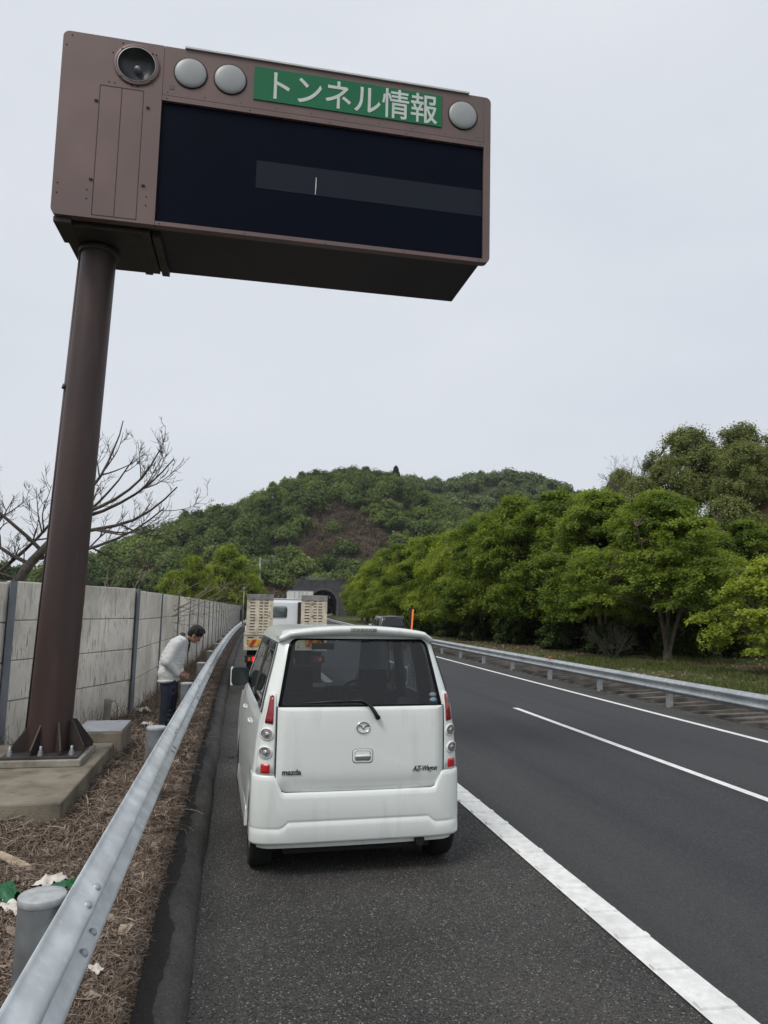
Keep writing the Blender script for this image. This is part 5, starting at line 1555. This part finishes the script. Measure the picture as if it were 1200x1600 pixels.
TREES = [
 (21.4, 32.6, A0, .95, .3, 'broad many-stemmed maple whose pale forked trunk shows nearest the right guardrail'),
 (28.5, 35.5, A2, .88, 1.2, 'tall green tree at the right edge, behind the small bright yellow-green one'),
 (22.0, 40.0, A1, 1.10, 2.2, 'wide maple just left of the one with the pale forked trunk'),
 (21.8, 46.0, A2, 1.22, .7, 'tallest dark-topped tree of the row, its tip against the sky'),
 (20.8, 51.0, A4, 1.22, 3.9, 'narrow upright tree left of the tallest dark-topped one'),
 (20.6, 57.5, A1, 1.18, 5.0, 'mid-green spreading tree mid-row, darker than the yellow ones on its left'),
 (19.9, 63.0, A3, 1.08, .2, 'first yellow-green tree of the row counted from the middle towards the tunnel'),
 (19.8, 70.0, A4, 1.10, 1.0, 'slim green tree standing above the orange lamp post'),
 (19.9, 78.0, A3, 1.18, 2.9, 'yellow-green tree rising behind the orange lamp post and dark van'),
 (20.3, 88.0, A2, 1.20, 4.0, 'mid-green tree above the roof of the dark van'),
 (20.9, 99.0, A3, 1.22, 5.3, 'bright green tree above the white car, second nearest the tunnel'),
 (22.0, 113., A3, 1.15, 1.9, 'last bright green tree of the row, right beside the tunnel portal'),
 (23.6, 128., A2, 1.0, .6, 'small tree crown half hidden at the right edge of the tunnel portal'),
]
for (x, y, pr, sc, rz, lb) in TREES:
    plant_tree('broadleaf_tree', lb, 'tree', G, pr, (x, y, gz(x, y)), rz, sc)
plant_tree('broadleaf_tree', 'small bright yellow-green tree at the right edge of the view, closest to the rail', 'tree', G, B1, (21.3, 25.2, gz(21.3, 25.2)), .8, .92)
G2 = 'trees filling in behind the front row at the right'
BACK = [(23.6, 48.5, A2, 1.05, .3), (22.4, 54, A3, 1.08, 1.9), (21.6, 60, A4, 1.1, 2.9), (21.4, 66.5, A1, 1.05, 4.9), (21.4, 74, A2, 1.12, 3.3), (21.8, 83, A1, 1.15, .9), (22.4, 94, A4, 1.2, 2.2), (23.5, 106, A1, 1.2, 5.2), (25.2, 121, A3, 1.15, 1.2), (25.4, 136, A1, 1.15, 2.4), (24.4, 42, A4, 1.0, .8), (27.0, 152, A3, 1.2, 3.4), (29, 45, A2, 1.25, 1.1), (27.5, 52, A4, 1.3, 2.1), (34, 44, O1, .72, 3.1), (27, 60, A1, 1.3, 4.1), (26, 68, A2, 1.25, 5.1), (26, 77, A1, 1.2, .4), (38, 47, O1, .62, 1.4), (27, 88, A1, 1.2, 2.4), (29, 101, A2, 1.2, 3.4), (33, 56, O1, .85, 4.4), (31, 66, A4, 1.3, 5.4), (43, 52, O1, .62, .9)]
for (x, y, pr, sc, rz) in BACK:
    plant_tree('broadleaf_tree', 'green tree packed into the second rank behind the roadside row', 'tree', G2, pr, (x, y, gz(x, y)), rz, sc)
G3 = 'trees on the wooded slope at the upper right'
SL = [(44.5, 63, O1, 1.06, .2, 'olive-green crown against the sky on the upper right slope, next to the bare grey tree'),
      (50, 62, O2, 1.12, 1.3, 'rounded olive crown second from the right edge on the upper slope'),
      (55, 60, O1, 1.05, 2.3, 'dark olive crown cut by the right edge of the view at the slope top')]
for (x, y, pr, sc, rz, lb) in SL: plant_tree('slope_tree', lb, 'tree', G3, pr, (x, y, terrain(x, y) - .2), rz, sc)
for (x, y, pr, sc, rz) in [(41, 61, O2, .72, 3.3), (47, 57, O1, .72, 4.3), (37, 60, O1, .8, 5.3), (52, 55, O2, .75, .5), (36, 68, O2, .85, 1.5), (41, 70, O1, .75, 2.5), (57, 53, O1, .8, 3.5), (34, 78, O2, .85, 4.5), (60, 62, O2, 1.0, 2.2)]:
    plant_tree('slope_tree', 'lower olive tree among others on the slope below the skyline crowns', 'tree', G3, pr, (x, y, terrain(x, y) - .2), rz, sc)
G4 = 'dark evergreen shrubs under the right trees'
for (x, y, pr, sc, rz) in [(25.5, 36, D1, 1.0, 0), (28, 39, D1, 1.05, 2), (23, 44, D1, 1.0, 4), (33, 42, D1, .95, 1), (23.5, 50, D1, 1.1, 3), (23, 56, D1, 1.0, 5), (22.5, 63, D1, 1.05, .5), (22.3, 71, D1, 1, 1.5), (22.6, 80, D1, 1.1, 2.5), (23, 92, D1, 1.1, 3.5), (24, 105, D1, 1.1, 4.5), (25.5, 118, D1, 1.1, 5.5), (30.5, 47, D1, 1.1, .7), (38, 40, D1, 1, 1.9), (27, 66, D1, 1.2, 2.9)]:
    plant_tree('evergreen_shrub', 'dark evergreen shrub in the shade under the right-hand trees', 'shrub', G4, pr, (x, y, gz(x, y)), rz, sc)
for (x, y, sc, rz) in [(21.0, 37.5, .8, 0), (20.3, 43, .75, 1), (24.5, 34.2, .7, 2), (19.4, 49, .85, 3), (19, 55, .8, 4), (18.8, 62, .85, 5), (18.9, 69, .85, .5), (19.2, 77, .9, 1.1)]:
    plant_tree('evergreen_shrub', 'low dark bush at the edge of the trees beyond the right guardrail', 'shrub', G4, D2, (x, y, gz(x, y)), rz, sc)

# bare branching trees
def bare(mb, p, d, L, r, depth, rs, up=.25, kids=(4, 7)):
    pts = [Vector(p)]; dd = Vector(d).normalized(); n = 7
    for k in range(n):
        dd = (dd + Vector((rs.normal(0, .13), rs.normal(0, .13), rs.normal(0, .10) + up * (.25 + .75 * k / n))) * .55).normalized()
        pts.append(pts[-1] + dd * L / n)
    mb.tube(pts, [r * (1 - .72 * k / n) for k in range(n + 1)], 6 if depth > 1 else 4, caps=False)
    if depth <= 0: return
    m = rs.integers(*kids)
    for k in range(m):
        t = rs.uniform(.25, .98); i = min(n - 1, int(t * n)); q = pts[i].lerp(pts[i + 1], t * n - i)
        td = (pts[i + 1] - pts[i]).normalized()
        sd = td.cross(Vector((rs.normal(), rs.normal(), rs.normal()))).normalized()
        bare(mb, q, td * .75 + sd * rs.uniform(.5, .95), L * rs.uniform(.32, .58) * (1.1 - .4 * t), max(.0062, r * (1 - .7 * t) * .62), depth - 1, rs, up)
rs = np.random.default_rng(5)
bt1 = thing('bare_tree', 'leafless grey tree with upturned twigs behind the concrete wall and sign pole', 'tree', (-4.35, 14.6, -.4))
mb = MB(); tr = [(.0, 0, -.1), (.05, 0, .9), (.1, .0, 1.9), (.22, 0, 2.5), (.55, .0, 3.05), (.9, 0, 3.5), (1.15, 0, 4.0)]
mb.tube(tr, [.12, .11, .10, .095, .085, .07, .05], 10, caps=False)
mb.build('trunk', M['bark_pale'], bt1)
limbs = [((.1, 0, 2.2), (-1, .1, .55), 2.6, .045), ((.3, 0, 2.7), (-1, 0, .3), 1.6, .035), ((1.1, 0, 3.85), (1, .1, .25), 2.4, .04), ((.95, 0, 3.55), (1, .1, .12), 2.5, .045), ((1.1, 0, 3.9), (.9, -.1, .35), 2.3, .042), ((1.15, 0, 4.0), (.5, .2, .8), 2.2, .04), ((.6, 0, 3.1), (1, -.1, .02), 2.6, .042), ((1.15, 0, 4.0), (.3, .1, 1), 1.1, .03),
         ((.5, 0, 3.0), (-.9, .1, .35), 2.3, .042), ((.2, 0, 2.45), (-1, -.1, .25), 2.2, .042), ((.7, 0, 3.25), (-.6, -.2, .7), 2.4, .042), ((.12, 0, 2.1), (-1, .2, .1), 1.9, .036), ((.0, 0, 1.9), (.6, .1, .8), 1.5, .03), ((1.0, 0, 3.7), (.85, .1, .6), 2.0, .036)]
for (p, d, L, r_) in limbs:
    mb = MB(); bare(mb, p, d, L, r_, 3, rs, .36, (3, 6)); mb.build('branch', M['bark_pale'], bt1)
bt2 = thing('bare_tree', 'leafless twiggy tree cut by the left edge, behind the concrete wall', 'tree', (-5.15, 15.6, -.4))
mb = MB(); mb.tube([(0, 0, -.1), (.1, 0, 1.4), (.2, 0, 2.6)], [.15, .12, .09], 9, caps=False); mb.build('trunk', M['bark_pale'], bt2)
for (p, d, L, r_) in [((.2, 0, 2.6), (.8, 0, .7), 2.4, .05), ((.2, 0, 2.5), (.2, .1, 1), 2.6, .05), ((.15, 0, 2.2), (1, .1, .3), 2.3, .045), ((.1, 0, 1.8), (-.8, 0, .6), 2, .04), ((.1, 0, 1.9), (1, -.1, .15), 2.0, .04)]:
    mb = MB(); bare(mb, p, d, L, r_, 3, rs, .34); mb.build('branch', M['bark_pale'], bt2)
dv = thing('dry_bush', 'pale tangle of dry branches leaning over the top of the concrete wall', 'bush', (-2.9, 17.2, .2))
for (p, d, L, r_) in [((0, 0, .8), (.7, 0, .9), 2.2, .02), ((.3, 0, 1.2), (1, .4, .25), 2.6, .022), ((.2, 0, 1.3), (1, .1, .55), 2.3, .02), ((-.3, 0, 1.0), (.5, 0, 1), 1.9, .018), ((.8, .6, 1.3), (1, .5, .3), 2.2, .018), ((.4, 0, .9), (1, .7, .5), 2.8, .02)]:
    mb = MB(); bare(mb, p, d, L, r_, 2, rs, .12, (3, 6)); mb.build('branch', M['bark_tan'], dv)
mb = MB(); mb.tube([(0, 0, -.4), (0, 0, .9), (.3, 0, 1.3)], .03, 6); mb.build('trunk', M['bark_tan'], dv)
bt3 = thing('bare_tree', 'small leafless grey tree on the skyline left of the olive crowns', 'tree', (39.0, 64.5, terrain(39.0, 64.5) - .2), 0, G3)
mb = MB(); mb.tube([(0, 0, 0), (0, 0, 4), (.2, 0, 5.2)], [.2, .15, .1], 7, caps=False); mb.build('trunk', M['bark_pale'], bt3)
for k in range(9):
    a = 2 * math.pi * k / 9; mb = MB(); bare(mb, (0, 0, 2.8 + .28 * k), (math.cos(a), math.sin(a), .7), 4.2, .07, 3, rs, .2, (5, 8)); mb.build('branch', M['bark_pale'], bt3)
bb_ = thing('bare_bush', 'brown leafless bush at the foot of the pale forked maple', 'bush', (18.9, 33.6, gz(18.9, 33.6)))
for k in range(16):
    a = 2 * math.pi * k / 16; mb = MB(); bare(mb, (0, 0, 0), (math.cos(a) * .7, math.sin(a) * .7, .8), 1.9, .022, 2, rs, .1, (4, 7)); mb.build('stem', M['bark_pale'], bb_)

# bright trees beyond the wall, left of the truck
C1 = proto(51, 'j', M['leaf_bright'], H=6.5, Wd=6.0, stems=3, pads=170, per=260, leaf=.085, low=.06, dome=.7, spray=.6)
C2 = proto(52, 'k', M['leaf_bright'], H=6.5, Wd=4.6, stems=2, pads=170, per=260, leaf=.08, low=.05, dome=.8, spray=.6)
plant_tree('broadleaf_tree', 'taller pointed bright green tree behind the concrete wall, left of the truck', 'tree', 'bright trees behind the wall', C2, (-1.2, 130, -.5), .3, (2.2, 2.2, 2.02))
plant_tree('broadleaf_tree', 'rounder bright green tree behind the concrete wall, left of the pointed one', 'tree', 'bright trees behind the wall', C1, (-6.6, 116, -.5), 1.3, (1.5, 1.5, 1.56))
plant_tree('broadleaf_tree', 'low bright green tree touching the truck ramps, right of the pointed one', 'tree', 'bright trees behind the wall', C1, (3.6, 142, -.5), 2.3, (1.25, 1.25, 1.3))

# ------------------------------------------------------------------ hill woods
def dome(seed, H, Wd, n=520, leaf=1.0):
    global rng
    rs = np.random.default_rng(seed); rng = rs
    V, T_ = [], []
    blobs = 20; mid = np.array([0, 0, H * .5])
    for b in range(blobs):
        a = rs.uniform(0, 2 * math.pi); e = math.asin(rs.uniform(-.2, 1))
        c = np.array([math.cos(a) * math.cos(e) * Wd * .31, math.sin(a) * math.cos(e) * Wd * .31, H * .50 + math.sin(e) * H * .32])
        r = rs.uniform(.16, .27) * Wd; m = n // blobs
        d = rs.normal(0, 1, (m, 3)); d[:, 2] = np.abs(d[:, 2]) * 1.1 - .35; d /= np.linalg.norm(d, axis=1)[:, None]
        P = c + d * r * rs.uniform(.45, 1.25, (m, 1)) * np.array([1, 1, 1.05])
        g = P - mid; g /= np.linalg.norm(g, axis=1)[:, None]
        V.append(leaves(P, d * .35 + g * .7 + np.array([0, 0, .3]), leaf, 1.4, .55)); T_.append(np.full(m, rs.uniform(-.10, .10)))
    return np.concatenate(V), np.concatenate(T_)
def inst(protos, places, tints):
    VV, TT = [], []
    rs = np.random.default_rng(3)
    for (x, y, z, s), tn in zip(places, tints):
        V, T_ = protos[rs.integers(len(protos))]
        a = rs.uniform(0, 2 * math.pi); ca, sa = math.cos(a), math.sin(a)
        W = V * s
        Q = np.empty_like(W)
        Q[..., 0] = W[..., 0] * ca - W[..., 1] * sa + x; Q[..., 1] = W[..., 0] * sa + W[..., 1] * ca + y; Q[..., 2] = W[..., 2] * rs.uniform(.9, 1.15) + z
        VV.append(Q); TT.append(T_ + tn)
    return np.concatenate(VV), np.concatenate(TT)
rs = np.random.default_rng(9)
SCAR = [(4.4, .066), (5.4, .105), (6.2, .135), (8.0, .150), (9.0, .142), (10.6, .138), (11.4, .112), (12.8, .095), (12.6, .075), (12, .060), (5, .050)]
def in_poly(p, poly):
    c = False; j = len(poly) - 1
    for i in range(len(poly)):
        (xi, yi), (xj, yj) = poly[i], poly[j]
        if (yi > p[1]) != (yj > p[1]) and p[0] < (xj - xi) * (p[1] - yi) / (yj - yi + 1e-12) + xi: c = not c
        j = i
    return c
protos = [dome(s, h_, w_, 1250, .72) for s, h_, w_ in ((61, 12.5, 11), (62, 13.5, 9), (63, 11, 12.5), (64, 14.5, 8), (65, 12, 10.5), (66, 10, 11))]
pl, tn, pl2, tn2 = [], [], [], []
tries = 0
nscar = 0
while len(pl) < 1450 and tries < 40000:
    tries += 1
    az = rs.uniform(-30, 36); r = math.sqrt(rs.uniform(296 ** 2, 452 ** 2))
    x, y = r * math.sin(R(az)), r * math.cos(R(az)); z = terrain(x, y); el = (z + 4 - 1.84) / r
    if abs(x - PXC + 1) < 16 and y < 300: continue
    if in_poly((az, el), SCAR):
        if nscar > 1 or rs.uniform() > .03: continue
        nscar += 1
    if r < 318 and 1 < az < 12: continue
    if any((x - q[0]) ** 2 + (y - q[1]) ** 2 < (9 + 26 * q[3]) for q in pl): continue
    s = rs.choice([rs.uniform(.5, .8), rs.uniform(.8, 1.1), rs.uniform(1.05, 1.35)]); s = min(s, .95) if r > 395 else s
    pl.append((x, y, z - 1.5, s)); tn.append(np.clip(.45 + .22 * math.sin(x * .05 + 1) * math.cos(y * .06) + rs.uniform(-.3, .3), 0, 1))
V, T_ = inst(protos, pl, tn)
tag(quads('hill_woods', V, T_, M['leaf_hill']), 'dense green woodland covering the hill above the tunnel', 'woodland', kind='stuff')
tries = 0
while len(pl2) < 330 and tries < 9000:
    tries += 1
    az = rs.uniform(6, 40); r = math.sqrt(rs.uniform(520 ** 2, 640 ** 2))
    x, y = r * math.sin(R(az)), r * math.cos(R(az)); z = terrain(x, y)
    if any((x - q[0]) ** 2 + (y - q[1]) ** 2 < 60 for q in pl2): continue
    pl2.append((x, y, z - 2, rs.uniform(1.0, 1.5))); tn2.append(rs.uniform(.25, .75))
V, T_ = inst([dome(s, 9.5, 11, 700, 1.0) for s in (71, 72, 73)], pl2, tn2)
tag(quads('ridge_woods', V, T_, M['leaf_hill2']), 'green woodland on the ridge behind the main hill', 'woodland', kind='stuff')
# cleared slope: brown brushwood
pl3, tn3 = [], []
tries = 0
while len(pl3) < 1500 and tries < 60000:
    tries += 1
    az = rs.uniform(0.5, 14); r = math.sqrt(rs.uniform(288 ** 2, 425 ** 2)); x, y = r * math.sin(R(az)), r * math.cos(R(az)); z = terrain(x, y); el = (z + 1 - 1.84) / r
    if abs(x - PXC + 1) < 14 and y < 292: continue
    if not (in_poly((az, el), SCAR) or (r < 322 and az > 1)): continue
    pl3.append((x, y, z - .4, rs.uniform(.18, .38))); tn3.append(.25 + .5 * (.5 + .5 * math.sin(x * .16 + 2 * math.sin(y * .05)) * math.cos(z * .21)) + rs.uniform(-.25, .25))
def brush(seed, n=150):
    rs_ = np.random.default_rng(seed)
    a = rs_.uniform(0, 2 * math.pi, n); h = rs_.uniform(3, 10, n); sp = rs_.uniform(0, .7, n) * h
    b0 = np.stack([rs_.normal(0, 1.8, n), rs_.normal(0, 1.8, n), np.zeros(n)], 1); b1 = b0 + np.stack([np.cos(a) * sp, np.sin(a) * sp, h], 1)
    w = rs_.uniform(.18, .5, n); s = np.stack([np.cos(a + 1.6), np.sin(a + 1.6), np.zeros(n)], 1) * w[:, None]
    V1 = np.stack([b0 - s, b0 + s, b1 + s * .3, b1 - s * .3], 1)
    P = b0 + (b1 - b0) * rs_.uniform(.4, 1.1, (n, 1)) + rs_.normal(0, .7, (n, 3))
    return np.concatenate([V1, leaves(P, np.tile([0, 0, 1.0], (n, 1)), 1.3, 1.6, .7)]), np.concatenate([rs_.uniform(-.1, .2, n), rs_.uniform(-.35, .1, n)])
V, T_ = inst([brush(s) for s in (81, 82, 83, 84)], pl3, tn3)
tag(quads('brushwood', V, T_, M['brush']), 'brown brushwood on the cleared slope above the tunnel', 'brushwood', kind='stuff')
# lone conifer on the crest
rng = np.random.default_rng(91)
azc = R(12.6); rc = 425
xc, yc = rc * math.sin(azc), rc * math.cos(azc); zc = terrain(xc, yc)
cf = thing('conifer', 'single dark conifer standing above the crest of the hill', 'tree', (xc, yc, zc))
mb = MB(); mb.tube([(0, 0, 0), (0, 0, 15)], [.4, .1], 7); mb.build('trunk', M['bark'], cf)
n = 2600; h = rng.uniform(.15, 1, n); a = rng.uniform(0, 2 * math.pi, n); rr_ = (4.2 * (1 - h) ** .7 + .5) * rng.uniform(.4, 1, n) * (1 + .10 * np.sin(h * 30))
quads('crown', leaves(np.stack([rr_ * np.cos(a), rr_ * np.sin(a), h * 15.5], 1), np.stack([np.cos(a), np.sin(a), np.ones(n) * .6], 1), .8, 1.6, .5), rng.uniform(.1, .8, n), M['conifer'], cf)

# ------------------------------------------------------------------ dry stems, dead leaves and litter on the verge
rng = np.random.default_rng(101)
def stems(n, xr_, yr_, L, wd, zf, lift=.03):
    x = rng.uniform(*xr_, n); y = rng.uniform(*yr_, n) if not callable(yr_) else yr_(n)
    k = 5; V = []
    a = rng.uniform(0, 2 * math.pi, n); ln = L * rng.uniform(.35, 1.5, n); cur = rng.normal(0, .55, n); w = wd * rng.uniform(.5, 1.6, n)
    z0 = np.array([zf(p, q) for p, q in zip(x, y)]) + rng.uniform(0, lift, n); arch_ = rng.uniform(0, lift * 1.4, n); tilt = rng.normal(0, .12, n)
    pts = []
    px_, py_ = x.copy(), y.copy()
    for s in range(k):
        t = s / (k - 1)
        pts.append(np.stack([px_, py_, z0 + arch_ * np.sin(math.pi * t) + tilt * ln * (t - .5) * .5], 1))
        px_ = px_ + np.cos(a + cur * (t * 2)) * ln / (k - 1); py_ = py_ + np.sin(a + cur * (t * 2)) * ln / (k - 1)
    for s in range(k - 1):
        p, q = pts[s], pts[s + 1]; d = q - p; d /= np.linalg.norm(d, axis=1)[:, None] + 1e-9
        sd = np.cross(d, np.array([0, 0, 1.0])); sd /= np.linalg.norm(sd, axis=1)[:, None] + 1e-9
        sd[:, 2] += rng.normal(0, .4, n); e0 = sd * (w * (1 - .15 * s))[:, None] / 2; e1 = sd * (w * (1 - .15 * (s + 1)))[:, None] / 2
        V.append(np.stack([p - e0, p + e0, q + e1, q - e1], 1))
    return np.concatenate(V), np.tile(rng.uniform(.0, .95, n) ** 1.3, k - 1)
def near(n): return 1.0 + 7.5 * rng.uniform(0, 1, n) ** 1.4
def far(n): return 6 + 22 * rng.uniform(0, 1, n) ** 1.6
vz = lambda x, y: verge_z(x, y) + .004
S1 = stems(38000, (-1.9, -.40), near, .11, .0034, vz, .022)
S2 = stems(9000, (-.62, -.37), near, .10, .0032, vz, .015)
S3 = stems(18000, (-2.9, -.42), far, .22, .007, vz, .04)
S5 = stems(500, (-1.9, -.46), near, .24, .0065, vz, .02)
S6 = stems(500, (-2.6, -.46), far, .35, .009, vz, .03)
S5 = (S5[0], S5[1] * .5 + .5); S6 = (S6[0], S6[1] * .5 + .45)
S4 = stems(7000, (-4.2, -1.3), lambda n: 1.5 + 6 * rng.uniform(0, 1, n), .2, .005, vz, .04)
V = np.concatenate([a[0] for a in (S1, S2, S3, S4, S5, S6)]); T_ = np.concatenate([a[1] for a in (S1, S2, S3, S4, S5, S6)])
tag(quads('dry_stems', V, T_, M['stem']), 'matted dry brown stems covering the left verge', 'dry stems', kind='stuff')
n = 260; x = rng.uniform(-1.9, -.42, n); y = 1.3 + 8 * rng.uniform(0, 1, n) ** 1.4
P = np.stack([x, y, np.array([verge_z(a, b) for a, b in zip(x, y)]) + .03], 1)
tag(quads('pale_leaves', leaves(P, np.tile([0, 0, 1.0], (n, 1)), .055, 1.5, .6), rng.uniform(.6, 1.2, n), M['stem']), 'pale curled dead leaves lying on the brown stems', 'dead leaves', kind='stuff')
n = 14000; x = rng.uniform(-2.8, -.39, n); y = 1.2 + 16 * rng.uniform(0, 1, n) ** 1.7
P = np.stack([x, y, np.array([verge_z(a, b) for a, b in zip(x, y)]) + .018], 1)
tag(quads('dead_leaves', leaves(P, np.tile([0, 0, 1.0], (n, 1)), .024, 1.7, .55), rng.uniform(0, 1, n) ** 2.2, M['stem']), 'dead leaves scattered among the dry stems', 'dead leaves', kind='stuff')
# upright weeds along the wall foot
n = 2600; t = rng.uniform(0, 1, n); i = rng.integers(1, 9, n)
wx = np.array([WP[k][0] + (WP[k + 1][0] - WP[k][0]) * q for k, q in zip(i, t)]) + .10 + np.abs(rng.normal(0, .16, n)); wy = np.array([WP[k][1] + (WP[k + 1][1] - WP[k][1]) * q for k, q in zip(i, t)])
hgt = .34 * rng.uniform(.2, 1, n) ** 2 + .04; lean = rng.normal(0, .10, (n, 2)); w = rng.uniform(.003, .007, n)
b0 = np.stack([wx, wy, np.array([verge_z(a, b) for a, b in zip(wx, wy)])], 1); b1 = b0 + np.concatenate([lean * .5, hgt[:, None] * .55], 1); b2 = b0 + np.concatenate([lean * 1.5, hgt[:, None]], 1)
sd = np.stack([w / 2, w / 2 * 0, w * 0], 1)
V = np.concatenate([np.stack([b0 - sd, b0 + sd, b1 + sd, b1 - sd], 1), np.stack([b1 - sd, b1 + sd, b2 + sd * .3, b2 - sd * .3], 1)])
tag(quads('dry_weeds', V, np.tile(rng.uniform(.1, .8, n), 2), M['stem']), 'dry weeds standing along the foot of the concrete wall', 'weeds', kind='stuff')
# grass beyond the right guardrail
n = 42000; x = rng.uniform(13.2, 24, n); y = rng.uniform(12, 34, n)
keep = (np.sin(x * .9 + y * .35) + np.sin(x * .37 - y * .8) + rng.normal(0, .6, n)) > -.1
x, y = x[keep], y[keep]; n = len(x)
hgt = rng.uniform(.06, .24, n); lean = rng.normal(0, .06, (n, 2)); w = rng.uniform(.012, .03, n)
b0 = np.stack([x, y, np.array([floor_z(a, b) for a, b in zip(x, y)]) - .01], 1); b1 = b0 + np.concatenate([lean * .5, hgt[:, None] * .6], 1); b2 = b0 + np.concatenate([lean * 1.6, hgt[:, None]], 1)
a = rng.uniform(0, math.pi, n); sd = np.stack([np.cos(a) * w / 2, np.sin(a) * w / 2, w * 0], 1)
V = np.concatenate([np.stack([b0 - sd, b0 + sd, b1 + sd * .8, b1 - sd * .8], 1), np.stack([b1 - sd * .8, b1 + sd * .8, b2 + sd * .2, b2 - sd * .2], 1)])
tag(quads('grass', V, np.tile(rng.uniform(.1, .9, n), 2), M['grass']), 'patchy grass beyond the right guardrail', 'grass', kind='stuff')
n = 9000; x = rng.uniform(13, 27, n); y = rng.uniform(12, 60, n)
P = np.stack([x, y, np.array([floor_z(a, b) for a, b in zip(x, y)]) + .012], 1)
tag(quads('leaf_litter', leaves(P, np.tile([0, 0, 1.0], (n, 1)), .09, 1.5, .5), rng.uniform(.1, .9, n), M['brush']), 'fallen brown leaves under the right trees', 'leaf litter', kind='stuff')

# litter
def crumple(name, label, cat, loc, size, m, seed):
    rs_ = np.random.default_rng(seed); mb = MB(); nx = 9
    ph = rs_.uniform(0, 6, 6)
    P = []
    for i in range(nx):
        for j in range(nx):
            u, v = i / (nx - 1) - .5, j / (nx - 1) - .5
            z = .22 * (1 - 2.2 * (u * u + v * v)) + .10 * math.sin(9 * u + ph[0]) * math.cos(7 * v + ph[1]) + .07 * math.sin(15 * u - 11 * v + ph[2]) + rs_.normal(0, .025)
            e = 1 + .18 * math.sin(5 * math.atan2(v, u) + ph[3])
            P.append((u * size[0] * e, v * size[1] * e, max(-.02, z * size[2])))
    mb.add(P, [(i * nx + j, i * nx + j + 1, (i + 1) * nx + j + 1, (i + 1) * nx + j) for i in range(nx - 1) for j in range(nx - 1)], 0, True)
    o = mb.build(name, m); o.location = loc; o.rotation_euler = (0, 0, rs_.uniform(0, 6))
    return tag(o, label, cat)
def gv(x, y): return verge_z(x, y) + .03
crumple('plastic_bag', 'green plastic bag on the dry verge at the left edge, near the closest rail post', 'bag', (-1.30, 4.98, gv(-1.3, 4.98)), (.24, .18, .22), M['plastic_green'], 1)
crumple('wrapper', 'small green and white wrapper behind the closest guardrail post', 'litter', (-.96, 5.04, gv(-.96, 5.04)), (.15, .11, .14), M['plastic_green'], 2)
crumple('crumpled_paper', 'crumpled white paper just behind the closest guardrail post', 'litter', (-1.07, 5.12, gv(-1.07, 5.12)), (.19, .13, .16), M['paper'], 3)
crumple('crumpled_paper', 'flattened white paper strip left of the closest guardrail post', 'litter', (-1.20, 4.80, gv(-1.2, 4.8)), (.24, .08, .10), M['paper'], 4)
crumple('crumpled_paper', 'white rag on the verge at the feet of the man', 'litter', (-1.17, 11.4, gv(-1.17, 11.4)), (.26, .15, .14), M['paper'], 5)
crumple('crumpled_paper', 'white scrap on the verge midway between the man and the concrete wall', 'litter', (-1.42, 12.9, gv(-1.42, 12.9)), (.22, .16, .2), M['paper'], 6)
crumple('crumpled_paper', 'tiny pale scrap under the guardrail close to the kerb', 'litter', (-.57, 3.84, gv(-.57, 3.84)), (.08, .05, .07), M['paper'], 7)
mb = MB(); mb.prism([(-.17, -.025), (.09, -.045), (.19, .0), (.08, .03), (-.15, .035)], lambda u, v: (u, v, 0), lambda u, v: (u * .97, v * .9, .014))
o = mb.build('wood_splinter', M['wood_chip'], bevel=.003); o.location = (-1.40, 5.55, gv(-1.40, 5.55) + .02); o.rotation_euler = (.1, .2, -.5); tag(o, 'pale wood splinter lying on the stems at the left edge', 'litter')
mp_ = thing('marker_post', 'short grey concrete marker post with a bent wire at the foot of the wall', 'post', (-1.80, 11.6, .1))
mb = MB(); mb.lathe([(.055, -.1), (.055, .33), (.045, .345), (.001, .347)], 14); mb.build('post', M['pad'], mp_)
mb = MB(); mb.tube([(.05, 0, .30), (.10, 0, .32), (.14, 0, .24), (.15, 0, .0)], .008, 6); mb.build('wire', M['bark_tan'], mp_)
for k, (x, y, lb) in enumerate([(.045, 9.3, 'dark lump of debris on the shoulder beside the kerb, left of the white car'), (.13, 9.4, 'smaller dark crumb of debris on the shoulder left of the white car')]):
    o = crumple('debris', lb, 'debris', (x, y, .006), (.07 - .02 * k, .05, .05), M['black'], 20 + k)

# ------------------------------------------------------------------ thin spring haze over the valley
mb = MB(); mb.bb(-1700, 1700, -700, 2700, -16, 260)
hz = mb.build('haze', M['ground'])
hm = bpy.data.materials.new('haze'); hm.use_nodes = True
hn, hl = hm.node_tree.nodes, hm.node_tree.links
hn.remove(hn['Principled BSDF'])
pv = hn.new('ShaderNodeVolumePrincipled')
pv.inputs['Color'].default_value = (.93, .95, .97, 1)
pv.inputs['Density'].default_value = 0.00011
pv.inputs['Anisotropy'].default_value = 0.2
hl.new(pv.outputs[0], hn['Material Output'].inputs['Volume'])
hz.data.materials.clear(); hz.data.materials.append(hm)
tag(hz, kind='stuff')
